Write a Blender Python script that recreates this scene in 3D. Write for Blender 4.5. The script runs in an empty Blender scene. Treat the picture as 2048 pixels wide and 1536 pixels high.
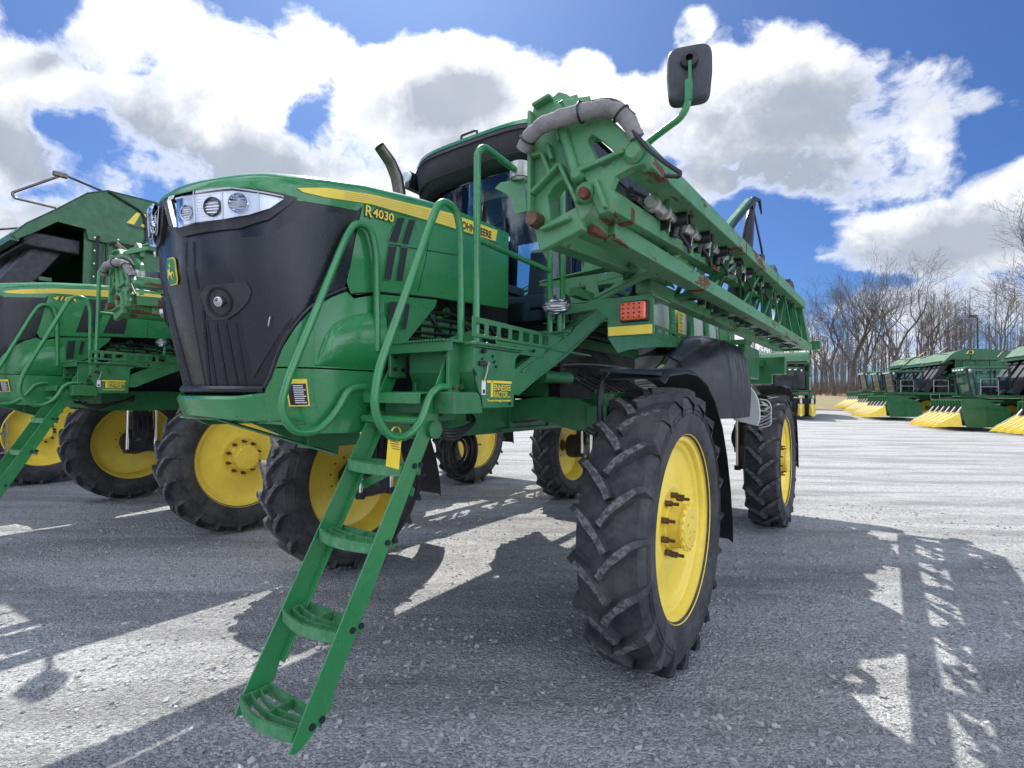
import bpy, bmesh, math, random
from mathutils import Vector, Matrix, noise
from mathutils.geometry import tessellate_polygon
random.seed(7)
PI = math.pi
SC = bpy.context.scene
COL = SC.collection

# ------------------------------------------------------------------ materials
def nd(nt, typ, **kw):
    n = nt.nodes.new(typ)
    for k, v in kw.items():
        if k.startswith('i_'):
            key = k[2:]
            key = int(key) if key.isdigit() else key.replace('_', ' ')
            n.inputs[key].default_value = v
        else:
            setattr(n, k, v)
    return n
def lk(nt, a, b): nt.links.new(a, b)
def ramp(nt, fac, stops, interp='LINEAR'):
    r = nt.nodes.new('ShaderNodeValToRGB'); r.color_ramp.interpolation = interp
    e = r.color_ramp.elements
    while len(e) < len(stops): e.new(0.5)
    for el, (p, c) in zip(e, stops):
        el.position = p; el.color = (c, c, c, 1) if isinstance(c, (int, float)) else (*c, 1)
    lk(nt, fac, r.inputs[0]); return r.outputs[0]
def mixc(nt, fac, a, b, mode='MIX'):
    m = nt.nodes.new('ShaderNodeMix'); m.data_type = 'RGBA'; m.blend_type = mode
    for sock, v in ((m.inputs[0], fac), (m.inputs[6], a), (m.inputs[7], b)):
        if hasattr(v, 'is_linked'): lk(nt, v, sock)
        elif isinstance(v, (int, float)): sock.default_value = v
        else: sock.default_value = (*v, 1)
    return m.outputs[2]
def mth(nt, op, a, b=None, c=None, clamp=False):
    m = nt.nodes.new('ShaderNodeMath'); m.operation = op; m.use_clamp = clamp
    for i, v in enumerate((a, b, c)):
        if v is None: continue
        if hasattr(v, 'is_linked'): lk(nt, v, m.inputs[i])
        else: m.inputs[i].default_value = v
    return m.outputs[0]
def noisetex(nt, co, scale, detail=4, rough=.55, dist=0, out=0):
    n = nd(nt, 'ShaderNodeTexNoise'); n.inputs['Scale'].default_value = scale
    n.inputs['Detail'].default_value = detail; n.inputs['Roughness'].default_value = rough
    n.inputs['Distortion'].default_value = dist
    if co is not None: lk(nt, co, n.inputs['Vector'])
    return n.outputs[out]
def newmat(name):
    m = bpy.data.materials.new(name); m.use_nodes = True
    nt = m.node_tree; b = nt.nodes['Principled BSDF']
    co = nd(nt, 'ShaderNodeTexCoord').outputs['Object']
    return m, nt, b, co
def pmat(name, col, rough=.5, metal=0., col2=None, nscale=6., nlo=.4, nhi=.65, coat=0., bump=0., bscale=60., rvar=.12, spec=.5, dust=0.):
    m, nt, b, co = newmat(name)
    b.inputs['Metallic'].default_value = metal
    b.inputs['Specular IOR Level'].default_value = spec
    n = noisetex(nt, co, nscale, 6, .62)
    c = (*col, 1)
    cs = None
    if col2 is not None:
        cs = mixc(nt, ramp(nt, n, [(nlo, 0), (nhi, 1)]), col, col2)
    if dust > 0:
        n3 = noisetex(nt, co, nscale * 3.1, 8, .7)
        cs = mixc(nt, mth(nt, 'MULTIPLY', ramp(nt, n3, [(.45, 0), (.75, 1)]), dust), cs if cs is not None else col, (.30, .28, .24))
    if cs is not None: lk(nt, cs, b.inputs['Base Color'])
    else: b.inputs['Base Color'].default_value = c
    r = nd(nt, 'ShaderNodeMapRange'); lk(nt, noisetex(nt, co, nscale * 2.3, 5), r.inputs[0])
    r.inputs[1].default_value = .3; r.inputs[2].default_value = .7
    r.inputs[3].default_value = max(.02, rough - rvar); r.inputs[4].default_value = min(1, rough + rvar)
    lk(nt, r.outputs[0], b.inputs['Roughness'])
    if coat: b.inputs['Coat Weight'].default_value = coat; b.inputs['Coat Roughness'].default_value = .08
    if bump:
        bp = nd(nt, 'ShaderNodeBump'); bp.inputs['Strength'].default_value = bump; bp.inputs['Distance'].default_value = .01
        lk(nt, noisetex(nt, co, bscale, 6, .6), bp.inputs['Height']); lk(nt, bp.outputs[0], b.inputs['Normal'])
    return m
M = {}
M['green'] = pmat('green_paint', (.016, .18, .050), .28, 0, (.024, .215, .066), 2.5, coat=.35, rvar=.1, dust=.05, bump=.05, bscale=25)
M['green_dk'] = pmat('green_frame_paint', (.015, .135, .042), .40, 0, (.025, .17, .058), 4, coat=.15, dust=.14, bump=.12, bscale=40)
M['green_shaded'] = pmat('green_paint_shaded', (.010, .090, .028), .45, 0, (.015, .115, .036), 3, coat=.1, dust=.10)  # sprayers' green darkened: shade put into the colour, plus slight dirt
M['yellow'] = pmat('yellow_rim_paint', (.95, .72, .085), .40, 0, (.86, .64, .075), 5, coat=.1, dust=.12)
M['yellow_decal'] = pmat('yellow_decal', (.82, .62, .07), .4, 0, (.75, .56, .06), 8)
M['decal_black'] = pmat('black_decal', (.01, .01, .012), .4)
M['black_gloss'] = pmat('black_grille_plastic', (.005, .006, .012), .26, 0, (.009, .010, .018), 4, rvar=.05, dust=.008, spec=.42)
M['cover'] = pmat('black_side_cover', (.007, .008, .012), .42, 0, (.014, .015, .020), 3, dust=.03)
M['step'] = pmat('worn_step_paint', (.020, .18, .055), .5, 0, (.05, .25, .10), 14, dust=.45, bump=.3)
M['black'] = pmat('black_plastic', (.010, .011, .014), .48, 0, (.02, .021, .025), 5, dust=.05, bump=.1)
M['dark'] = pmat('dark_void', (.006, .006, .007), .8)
M['steel'] = pmat('bright_steel', (.55, .55, .54), .3, 1., (.42, .41, .40), 14)
M['chrome'] = pmat('chrome', (.75, .76, .78), .10, 1., rvar=.04)
M['galv'] = pmat('dull_stainless', (.50, .49, .46), .42, .85, (.36, .35, .32), 10)
M['rustbolt'] = pmat('brown_stud', (.10, .055, .035), .6, .4, (.16, .09, .06), 30)
M['bolt'] = pmat('black_bolt', (.02, .03, .04), .45, .5)
M['white'] = pmat('white_decal', (.75, .75, .75), .5)
M['tankwhite'] = pmat('white_tank_poly', (.62, .64, .63), .42, 0, (.5, .52, .5), 3, dust=.15)
M['cloth'] = pmat('grey_canvas_sleeve', (.27, .25, .25), .85, 0, (.16, .15, .155), 9, bump=1.0, bscale=22, spec=.2)
M['exhaust'] = pmat('exhaust_steel', (.10, .09, .08), .38, .9, (.18, .15, .12), 9)
M['seat'] = pmat('grey_seat_fabric', (.16, .16, .175), .8)
M['beige'] = pmat('beige_trim', (.40, .34, .25), .7)
M['amber'] = pmat('amber_lens', (.85, .13, .03), .25, 0, (.65, .08, .02), 40, coat=.5)
M['tagyellow'] = pmat('yellow_tag_card', (.85, .60, .03), .6, 0, (.80, .55, .03), 20)
M['mirrorback'] = pmat('mirror_housing', (.03, .032, .04), .5, 0, (.045, .047, .055), 12, bump=.1)
M['hose'] = pmat('black_hose', (.014, .014, .016), .42)
M['emblemgreen'] = pmat('emblem_green', (.01, .16, .035), .3)
M['brownmetal'] = pmat('inner_axle_black', (.02, .021, .026), .45, .2, (.045, .045, .05), 5, dust=.1)
def glassmat(name, tint, rough=.02, ior=1.5, refl=(1, 1, 1)):
    m = bpy.data.materials.new(name); m.use_nodes = True; nt = m.node_tree
    for n in list(nt.nodes): nt.nodes.remove(n)
    out = nd(nt, 'ShaderNodeOutputMaterial'); mx = nd(nt, 'ShaderNodeMixShader')
    fr = nd(nt, 'ShaderNodeFresnel'); fr.inputs['IOR'].default_value = ior
    tr = nd(nt, 'ShaderNodeBsdfTransparent'); tr.inputs[0].default_value = (*tint, 1)
    gl = nd(nt, 'ShaderNodeBsdfGlossy'); gl.inputs['Roughness'].default_value = rough; gl.inputs[0].default_value = (*refl, 1)
    lk(nt, fr.outputs[0], mx.inputs[0]); lk(nt, tr.outputs[0], mx.inputs[1]); lk(nt, gl.outputs[0], mx.inputs[2]); lk(nt, mx.outputs[0], out.inputs[0])
    return m
M['glass'] = glassmat('tinted_cab_glass', (.72, .83, .86), .02, 1.42)
M['lens'] = glassmat('clear_lamp_glass', (.96, .97, .99), .02, 1.22)
M['reflector'] = pmat('lamp_reflector', (.82, .83, .85), .32, .35, (.76, .77, .80), 6, rvar=.03)
def boom_paint(name, rust=.5):
    m, nt, b, co = newmat(name)
    n = noisetex(nt, co, 3, 6, .65)
    base = mixc(nt, ramp(nt, n, [(.35, 0), (.7, 1)]), (.045, .20, .078), (.105, .27, .125))
    n2 = noisetex(nt, co, 9, 8, .7)
    base = mixc(nt, mth(nt, 'MULTIPLY', ramp(nt, n2, [(.5, 0), (.72, 1)]), .38), base, (.24, .27, .17))
    # rust: lengthwise scabs plus small chips
    mp = nd(nt, 'ShaderNodeMapping'); mp.inputs['Scale'].default_value = (5.5, 1.1, 5.5); lk(nt, co, mp.inputs[0])
    n3 = noisetex(nt, mp.outputs[0], 1.3, 9, .72, .4)
    rm = ramp(nt, n3, [(.575 + .07 * (1 - rust), 0), (.60 + .07 * (1 - rust), 1)])
    base = mixc(nt, rm, base, mixc(nt, noisetex(nt, co, 60, 4), (.16, .055, .022), (.07, .025, .016)))
    lk(nt, base, b.inputs['Base Color'])
    b.inputs['Roughness'].default_value = .55
    lk(nt, mth(nt, 'MULTIPLY_ADD', rm, .35, .5), b.inputs['Roughness'])
    bp = nd(nt, 'ShaderNodeBump'); bp.inputs['Strength'].default_value = .35; bp.inputs['Distance'].default_value = .006
    lk(nt, mth(nt, 'ADD', noisetex(nt, co, 45, 6, .7), mth(nt, 'MULTIPLY', rm, -.6)), bp.inputs['Height']); lk(nt, bp.outputs[0], b.inputs['Normal'])
    return m
M['boom'] = boom_paint('weathered_boom_paint', 1.0)
M['boomcast'] = boom_paint('boom_casting_paint', .15)
M['rust'] = pmat('bare_rust', (.15, .05, .022), .85, 0, (.07, .026, .018), 30, bump=.5)
def tyre_mat():
    m, nt, b, co = newmat('tyre_rubber')
    n = noisetex(nt, co, 4, 8, .7)
    c = mixc(nt, ramp(nt, n, [(.42, 0), (.72, 1)]), (.026, .028, .033), (.095, .090, .085))
    n2 = noisetex(nt, co, 22, 6, .7)
    c = mixc(nt, mth(nt, 'MULTIPLY', ramp(nt, n2, [(.5, 0), (.75, 1)]), .5), c, (.115, .105, .095))
    lk(nt, c, b.inputs['Base Color']); b.inputs['Roughness'].default_value = .72
    b.inputs['Specular IOR Level'].default_value = .4
    bp = nd(nt, 'ShaderNodeBump'); bp.inputs['Strength'].default_value = .5; bp.inputs['Distance'].default_value = .008
    lk(nt, noisetex(nt, co, 30, 8, .7), bp.inputs['Height']); lk(nt, bp.outputs[0], b.inputs['Normal'])
    return m
M['tyre'] = tyre_mat()
M['lugtop'] = pmat('worn_lug_rubber', (.050, .051, .056), .75, 0, (.21, .205, .20), 34, .42, .66, bump=.7, bscale=60)
def net_mat():
    m, nt, b, co = newmat('grille_mesh_plastic')
    w = nd(nt, 'ShaderNodeTexVoronoi'); w.inputs['Scale'].default_value = 150; lk(nt, co, w.inputs['Vector'])
    lk(nt, ramp(nt, w.outputs[0], [(.25, (.003, .003, .005)), (.5, (.010, .011, .017))]), b.inputs['Base Color'])
    b.inputs['Roughness'].default_value = .35
    bp = nd(nt, 'ShaderNodeBump'); bp.inputs['Strength'].default_value = .25; bp.inputs['Distance'].default_value = .003
    lk(nt, w.outputs[0], bp.inputs['Height']); lk(nt, bp.outputs[0], b.inputs['Normal'])
    return m
M['net'] = net_mat()

# ------------------------------------------------------------------ mesh builder
class MB:
    def __init__(s): s.v = []; s.f = []; s.sm = []; s.mi = []; s.m = 0
    def add(s, vs, fs, smooth=False):
        o = len(s.v); s.v += [tuple(p) for p in vs]
        for f in fs: s.f.append([i + o for i in f]); s.sm.append(smooth); s.mi.append(s.m)
        return s
    def box(s, c, d, R=None):
        c = Vector(c); hx, hy, hz = d[0] / 2, d[1] / 2, d[2] / 2
        P = [Vector((x, y, z)) for x in (-hx, hx) for y in (-hy, hy) for z in (-hz, hz)]
        if R is not None: P = [R @ p for p in P]
        return s.add([c + p for p in P], [(0, 1, 3, 2), (4, 6, 7, 5), (0, 4, 5, 1), (2, 3, 7, 6), (0, 2, 6, 4), (1, 5, 7, 3)])
    def beam(s, a, b, w, h, up=(0, 0, 1)):
        a = Vector(a); b = Vector(b); d = (b - a)
        L = d.length; d.normalize(); u = Vector(up)
        sd = d.cross(u)
        if sd.length < 1e-4: sd = d.cross(Vector((0, 1, 0)))
        sd.normalize(); u = sd.cross(d).normalized()
        R = Matrix((sd, d, u)).transposed()
        return s.box((a + b) / 2, (w, L, h), R)
    def tube(s, pts, r, n=10, cap=True):
        P = [Vector(p) for p in pts]; k = len(P); rs = r if isinstance(r, (list, tuple)) else [r] * k
        vs = []; fs = []; N = None
        for i, p in enumerate(P):
            t = (P[min(i + 1, k - 1)] - P[max(i - 1, 0)])
            if t.length < 1e-9: t = Vector((0, 0, 1))
            t.normalize()
            if N is None: N = t.orthogonal().normalized()
            else:
                N = N - t * N.dot(t)
                if N.length < 1e-6: N = t.orthogonal()
                N.normalize()
            B = t.cross(N)
            for j in range(n):
                a = 2 * PI * j / n; vs.append(p + (N * math.cos(a) + B * math.sin(a)) * rs[i])
        for i in range(k - 1):
            for j in range(n):
                fs.append((i * n + j, i * n + (j + 1) % n, (i + 1) * n + (j + 1) % n, (i + 1) * n + j))
        s.add(vs, fs, True)
        if cap: o = len(s.v) - len(vs); s.add([], []); s.f += [[o + j for j in range(n)][::-1], [o + (k - 1) * n + j for j in range(n)]]; s.sm += [False, False]; s.mi += [s.m, s.m]
        return s
    def cyl(s, a, b, r, r2=None, n=16): return s.tube([a, b], [r, r if r2 is None else r2], n)
    def prism(s, poly, fn, d, holes=()):
        # poly in 2D, fn(u,v)->Vector, d = extrusion vector
        loops = [list(poly)] + [list(h) for h in holes]
        flat = [p for l in loops for p in l]
        tris = tessellate_polygon([[Vector((p[0], p[1], 0)) for p in l] for l in loops])
        A = [Vector(fn(*p)) for p in flat]; d = Vector(d); B = [p + d for p in A]; n = len(flat)
        fs = [tuple(t) for t in tris] + [tuple(i + n for i in t[::-1]) for t in tris]
        o = 0
        for l in loops:
            k = len(l)
            for i in range(k): a_, b_ = o + i, o + (i + 1) % k; fs.append((a_, b_, b_ + n, a_ + n))
            o += k
        return s.add(A + B, fs)
    def lathe(s, prof, c=(0, 0, 0), ax=(1, 0, 0), n=48, smooth=True):
        # prof list of (a, r) along axis
        c = Vector(c); ax = Vector(ax).normalized(); u = ax.orthogonal().normalized(); w = ax.cross(u)
        vs = []; k = len(prof)
        for a, r in prof:
            for j in range(n): t = 2 * PI * j / n; vs.append(c + ax * a + (u * math.cos(t) + w * math.sin(t)) * r)
        fs = [(i * n + j, (i + 1) * n + j, (i + 1) * n + (j + 1) % n, i * n + (j + 1) % n) for i in range(k - 1) for j in range(n)]
        return s.add(vs, fs, smooth)
    def grid(s, G, smooth=True, flip=False):
        k = len(G); n = len(G[0]); vs = [p for r in G for p in r]
        fs = [(i * n + j, i * n + j + 1, (i + 1) * n + j + 1, (i + 1) * n + j) for i in range(k - 1) for j in range(n - 1)]
        if flip: fs = [f[::-1] for f in fs]
        return s.add(vs, fs, smooth)
    def sheet(s, G, off, smooth=True):
        # thick sheet from a grid of points; off = vector or function(point)
        f = (lambda p: Vector(off)) if not callable(off) else off
        H = [[Vector(p) + f(p) for p in r] for r in G]
        s.grid(G, smooth); s.grid(H, smooth, True)
        for a, b in ((G[0], H[0]), (H[-1], G[-1])): s.grid([a, b], False)
        s.grid([[r[0] for r in H], [r[0] for r in G]], False); s.grid([[r[-1] for r in G], [r[-1] for r in H]], False)
        return s
    def ball(s, c, r, n=10, sc=(1, 1, 1)):
        c = Vector(c); G = []
        for i in range(n // 2 + 1):
            t = PI * i / (n // 2); G.append([c + Vector((math.sin(t) * math.cos(2 * PI * j / n) * sc[0], math.sin(t) * math.sin(2 * PI * j / n) * sc[1], math.cos(t) * sc[2])) * r for j in range(n + 1)])
        return s.grid(G, True)
    def mirrored(s):
        o = len(s.v); s.v += [(-x, y, z) for x, y, z in s.v]
        k = len(s.f); s.f += [[i + o for i in f][::-1] for f in s.f[:k]]; s.sm += s.sm[:k]; s.mi += s.mi[:k]
        return s
    def build(s, name, mats, parent=None, bevel=0, label=None, clean=True):
        me = bpy.data.meshes.new(name); me.from_pydata(s.v, [], s.f)
        mats = mats if isinstance(mats, (list, tuple)) else [mats]
        for m in mats: me.materials.append(M[m] if isinstance(m, str) else m)
        for i, p in enumerate(me.polygons): p.use_smooth = s.sm[i]; p.material_index = min(s.mi[i], len(mats) - 1)
        if clean:
            bm = bmesh.new(); bm.from_mesh(me); bmesh.ops.remove_doubles(bm, verts=bm.verts, dist=1e-5)
            bmesh.ops.recalc_face_normals(bm, faces=bm.faces); bm.to_mesh(me); bm.free()
        if any(s.sm): me.set_sharp_from_angle(angle=math.radians(42))
        me.update()
        o = bpy.data.objects.new(name, me); COL.objects.link(o)
        if parent is not None: o.parent = parent
        if bevel:
            b = o.modifiers.new('bevel', 'BEVEL'); b.width = bevel; b.segments = 2; b.limit_method = 'ANGLE'; b.angle_limit = math.radians(50)
        if label: o['label'] = label
        return o
def split_build(mb, name, mats, parent=None, **k):
    # every separate piece of mb becomes an object of its own
    n = len(mb.v); par = list(range(n))
    def fd(a):
        while par[a] != a: par[a] = par[par[a]]; a = par[a]
        return a
    for f in mb.f:
        for q in f[1:]: par[fd(q)] = fd(f[0])
    comps = {}
    for i in range(n): comps.setdefault(fd(i), []).append(i)
    L = []
    for c in comps.values():
        P = [mb.v[i] for i in c]; L.append([set(c), [min(p[a] for p in P) - .001 for a in range(3)], [max(p[a] for p in P) + .001 for a in range(3)]])
    ch = True
    while ch:
        ch = False
        for i in range(len(L)):
            for j in range(i + 1, len(L)):
                if all(L[i][1][a] <= L[j][2][a] and L[j][1][a] <= L[i][2][a] for a in range(3)):
                    A, B = L[i], L[j]; L[i] = [A[0] | B[0], [min(A[1][a], B[1][a]) for a in range(3)], [max(A[2][a], B[2][a]) for a in range(3)]]; del L[j]; ch = True; break
            if ch: break
    for S, lo, hi in L:
        m = MB(); idx = {v: i for i, v in enumerate(sorted(S))}; m.v = [mb.v[v] for v in sorted(S)]
        for f, sm, mi in zip(mb.f, mb.sm, mb.mi):
            if f[0] in S: m.f.append([idx[v] for v in f]); m.sm.append(sm); m.mi.append(mi)
        m.build(name, mats, parent, **k)
def fillet(pts, r=.06, n=5):
    P = [Vector(p) for p in pts]; out = [P[0]]
    for i in range(1, len(P) - 1):
        a = P[i - 1] - P[i]; b = P[i + 1] - P[i]; la, lb = a.length, b.length
        d = min(r, la * .49, lb * .49); A = P[i] + a / la * d; B = P[i] + b / lb * d
        for k in range(n + 1):
            t = k / n; out.append(A * (1 - t) ** 2 + P[i] * 2 * t * (1 - t) + B * t * t)
    out.append(P[-1]); return out
def empty(name, loc, rz=0, label=None, cat=None, group=None):
    o = bpy.data.objects.new(name, None); COL.objects.link(o); o.location = loc; o.rotation_euler = (0, 0, rz)
    o.empty_display_size = .2
    if label: o['label'] = label
    if cat: o['category'] = cat
    if group: o['group'] = group
    return o
def tag(o, label=None, cat=None, group=None, kind=None):
    for k, v in (('label', label), ('category', cat), ('group', group), ('kind', kind)):
        if v: o[k] = v
    return o
def interp(x, xs, ys):
    if x <= xs[0]: return ys[0]
    for i in range(len(xs) - 1):
        if x <= xs[i + 1]: return ys[i] + (ys[i + 1] - ys[i]) * (x - xs[i]) / (xs[i + 1] - xs[i])
    return ys[-1]
def text_mesh(txt, size, fn, depth=.002, bold=0., align='LEFT', squash=1., slant=0., fit=None):
    """letters as real mesh: fn(u,v)->(point, normal)"""
    cu = bpy.data.curves.new('t', 'FONT'); cu.body = txt; cu.size = size; cu.offset = bold; cu.align_x = align; cu.resolution_u = 3; cu.shear = slant
    o = bpy.data.objects.new('t', cu); COL.objects.link(o)
    dg = bpy.context.evaluated_depsgraph_get(); me = bpy.data.meshes.new_from_object(o.evaluated_get(dg))
    bpy.data.objects.remove(o); bpy.data.curves.remove(cu)
    if fit: squash = fit / max(v.co.x for v in me.vertices)
    mb = MB(); vs = []
    for v in me.vertices:
        p, nrm = fn(v.co.x * squash, v.co.y); vs.append(Vector(p) + Vector(nrm) * depth)
    mb.add(vs, [tuple(p.vertices) for p in me.polygons]); bpy.data.meshes.remove(me)
    return mb
def copy_tree(o, parent=None):
    c = o.copy(); COL.objects.link(c)
    if parent is not None: c.parent = parent
    for ch in o.children: copy_tree(ch, c)
    return c
# ------------------------------------------------------------------ sprayer (x = machine's left, y = rearward, z up; origin between the front wheels)
NPX = [0, .12, .25, .4, .5, .6, .7, .85, 1.1, 1.6, 2.6]
NPA = [0, .12, .25, .39, .48, .55, .59, .615, .625, .63, .63]
NPB = [-2.345, -2.335, -2.30, -2.235, -2.17, -2.09, -2.0, -1.85, -1.6, -1.1, -.1]
NPK = [1, 1, 1, .95, .9, .8, .6, .4, .2, .05, 0]
def NP0(s, z):
    k = interp(s, NPX, NPK)
    return Vector((interp(s, NPX, NPA), interp(s, NPX, NPB) + k * interp(z, [1.5, 1.78, 2.1, 2.37, 2.75, 3.0], [.24, .165, .085, .025, 0, .05]), z))
def NP(s, z, off=0.):
    # smooth in s by averaging
    if s < 0: p = NP(-s, z, off); p.x = -p.x; return p
    h = .05
    g = lambda q: NP0(q, z) if q >= 0 else Vector((-NP0(-q, z).x, NP0(-q, z).y, z))
    p = (g(s - h) + g(s) * 2 + g(s + h)) / 4
    if off:
        t = g(s + h) - g(s - h); w = NP0(abs(s), z + .03) - NP0(abs(s), z - .03)
        n = t.cross(w); n.normalize(); p += n * off
    return p
def norm_NP(s, z): return (NP(s, z, .01) - NP(s, z)) * 100
def spans(poly, s):
    ys = []
    k = len(poly)
    for i in range(k):
        (a, b), (c, d) = poly[i], poly[(i + 1) % k]
        if (a <= s < c) or (c <= s < a): ys.append(b + (d - b) * (s - a) / (c - a))
    ys.sort(); return ys
def np_patch(mb, poly, off=0., nS=24, nZ=8, th=.0, surf=NP):
    # s-monotone polygon in (s, z) laid on the nose surface
    s0 = min(p[0] for p in poly); s1 = max(p[0] for p in poly)
    S = sorted(set([round(s0 + (s1 - s0) * i / nS, 5) for i in range(nS + 1)] + [p[0] for p in poly])); G = []
    e = 1e-4
    for s in S:
        ys = spans(poly, min(max(s, s0 + e), s1 - e))
        if len(ys) < 2: continue
        a, b = ys[0], ys[-1]; G.append([surf(s, a + (b - a) * j / nZ, off) for j in range(nZ + 1)])
    if th:
        H = []
        for s, r in zip(S, G): H.append([surf(s, p[2], off - th) for p in r])
        mb.grid(G, True); mb.grid(H, True, True)
        for a, b in ((G[0], H[0]), (G[-1], H[-1])): mb.grid([a, b], False)
        mb.grid([[r[0] for r in G], [r[0] for r in H]], False); mb.grid([[r[-1] for r in G], [r[-1] for r in H]], False)
    else: mb.grid(G, True)
    return mb
BAND = [(0, 2.74), (.2, 2.745), (.475, 2.75), (.67, 2.732), (.845, 2.755), (1.075, 2.785)]
EDGE = [(1.075, 2.785), (1.035, 2.625), (1.0, 2.455), (.975, 2.37), (.965, 2.32), (.87, 2.275), (.75, 2.195), (.655, 2.1), (.575, 2.0), (.52, 1.9), (.45, 1.785), (0, 1.775)]
ETOP = [(0, 2.745), (.2, 2.75), (.475, 2.765), (.67, 2.785), (.845, 2.835), (1.12, 2.89), (1.5, 2.945), (1.78, 2.985), (2.3, 3.01)]
def etop(s): return interp(s, [p[0] for p in ETOP], [p[1] for p in ETOP])
def crown(s):
    y = interp(s, [0, .3, .5, .7, .85, 1.1, 1.6, 2.6], [-2.2, -2.12, -2.02, -1.9, -1.8, -1.58, -1.1, -.1])
    return Vector((0, y, interp(y, [-2.2, -2.0, -1.6, -1.2, -.9, -.5, -.1], [2.82, 2.89, 2.98, 3.035, 3.06, 3.05, 2.99])))
TR2 = 1.724; WB = 4.58; WR = .915

def tyre_mesh(root_parent, name='tyre'):
    mb = MB()
    prof = [(-.165, .59), (-.20, .62), (-.212, .70), (-.207, .79), (-.18, .842), (-.1, .862), (0, .868), (.1, .862), (.18, .842), (.207, .79), (.212, .70), (.20, .62), (.165, .59)]
    mb.lathe(prof, n=72)
    for rr in (.745, .775):  # thin sidewall ribs
        for sg in (-1, 1): mb.lathe([(sg * .209, rr - .004), (sg * .2165, rr), (sg * .209, rr + .004)], n=72)
    NL = 20
    for sg in (-1, 1):
        for k in range(NL):
            t0 = 2 * PI * (k + (.5 if sg > 0 else 0)) / NL
            rows = []
            for i in range(9):
                t = i / 8
                a = -.018 + t * .208
                th = .245 * (t ** .75)
                w = .0225 + .003 * math.sin(t * 9 + k)
                rt = .915 - .012 * t * t
                if i == 8: a = .206; rt = .885
                rb = (.862 if t < .6 else .85 if t < .9 else .80)
                # width direction in (a, theta): perpendicular to the lug line
                da, dt = .208, .245 * .75 * (max(t, .06) ** -.25) * .9
                L = math.hypot(da, dt); pa, pt = -dt / L, da / L
                ring = []
                for q, rr, ww in ((-1, rb, 1.35), (-1, rt, .9), (1, rt, .9), (1, rb, 1.35)):
                    aa = a + pa * w * ww * q; tt = t0 + th + pt * w * ww * q / .9
                    aa = min(aa, .222)
                    ring.append(Vector((sg * aa, rr * math.sin(tt), rr * math.cos(tt))))
                rows.append(ring)
            tail = [Vector((sg * .214, p.y * .925, p.z * .925)) for p in rows[-1]]
            rows.append(tail)
            o = len(mb.v); vs = [p for r in rows for p in r]; n = len(rows)
            sides = []; tops = []
            for i in range(n - 1):
                for j in (0, 2): sides.append((i * 4 + j, i * 4 + j + 1, i * 4 + j + 5, i * 4 + j + 4))
                tops.append((i * 4 + 1, i * 4 + 2, i * 4 + 6, i * 4 + 5))
            sides.append((0, 1, 2, 3)); sides.append(tuple((n - 1) * 4 + j for j in (3, 2, 1, 0)))
            mb.m = 0; mb.add(vs, sides + tops[-2:])
            mb.m = 1; mb.add([p for r in rows for p in r], tops[:-2])
            mb.m = 0
    return mb
def rim_mesh():
    mb = MB()
    out = [(.178, .628), (.186, .622), (.183, .604), (.165, .594), (.150, .590), (.143, .562), (.130, .554), (.112, .550), (.106, .528), (.092, .518), (.080, .505), (.074, .485), (.070, .42), (.074, .34), (.084, .285), (.092, .262), (.094, .24), (.084, .225), (.084, .10)]
    inn = [(.076, .10), (.072, .225), (.060, .40), (.062, .49), (.05, .52), (-.02, .54), (-.13, .56), (-.15, .585), (-.178, .61), (-.178, .628), (-.165, .632), (0, .56), (.165, .632), (.178, .628)]
    mb.lathe(out, n=72); mb.lathe(inn, n=72)
    return mb
def hub_mesh():
    mb = MB()
    mb.lathe([(.07, .170), (.098, .166), (.104, .150), (.18, .140), (.184, .150), (.200, .150), (.205, .138), (.214, .132), (.216, .04), (.222, .035), (.222, 0)], n=40)
    for k in range(18):
        a = 2 * PI * k / 18; mb.box((.200, .147 * math.cos(a), .147 * math.sin(a)), (.022, .018, .018), Matrix.Rotation(a, 3, 'X'))
    for k in range(4):
        a = PI / 4 + PI / 2 * k; mb.cyl((.214, .07 * math.cos(a), .07 * math.sin(a)), (.223, .07 * math.cos(a), .07 * math.sin(a)), .010, n=6)
    return mb
def stud_mesh():
    mb = MB(); mb.cyl((.07, 0, 0), (.170, 0, 0), .011, n=8); mb.cyl((.08, 0, 0), (.128, 0, 0), .020, n=6); return mb
def axle_inner(mb):
    # wheel motor and strut seen from the inside, local to the wheel centre (inside = -x)
    mb.lathe([(-.02, .12), (-.05, .22), (-.14, .235), (-.17, .20), (-.30, .19), (-.32, .12), (-.32, 0)], n=32)
    mb.box((-.34, 0, .05), (.14, .34, .42)); mb.box((-.34, 0, .33), (.12, .26, .22))
    mb.lathe([(-.30, .10), (-.45, .10), (-.46, .06), (-.46, 0)], n=20)
    mb.cyl((-.30, -.14, .1), (-.46, -.16, .14), .035, n=10); mb.cyl((-.30, .12, -.05), (-.44, .15, -.08), .03, n=10)
WHEEL = {}
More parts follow.
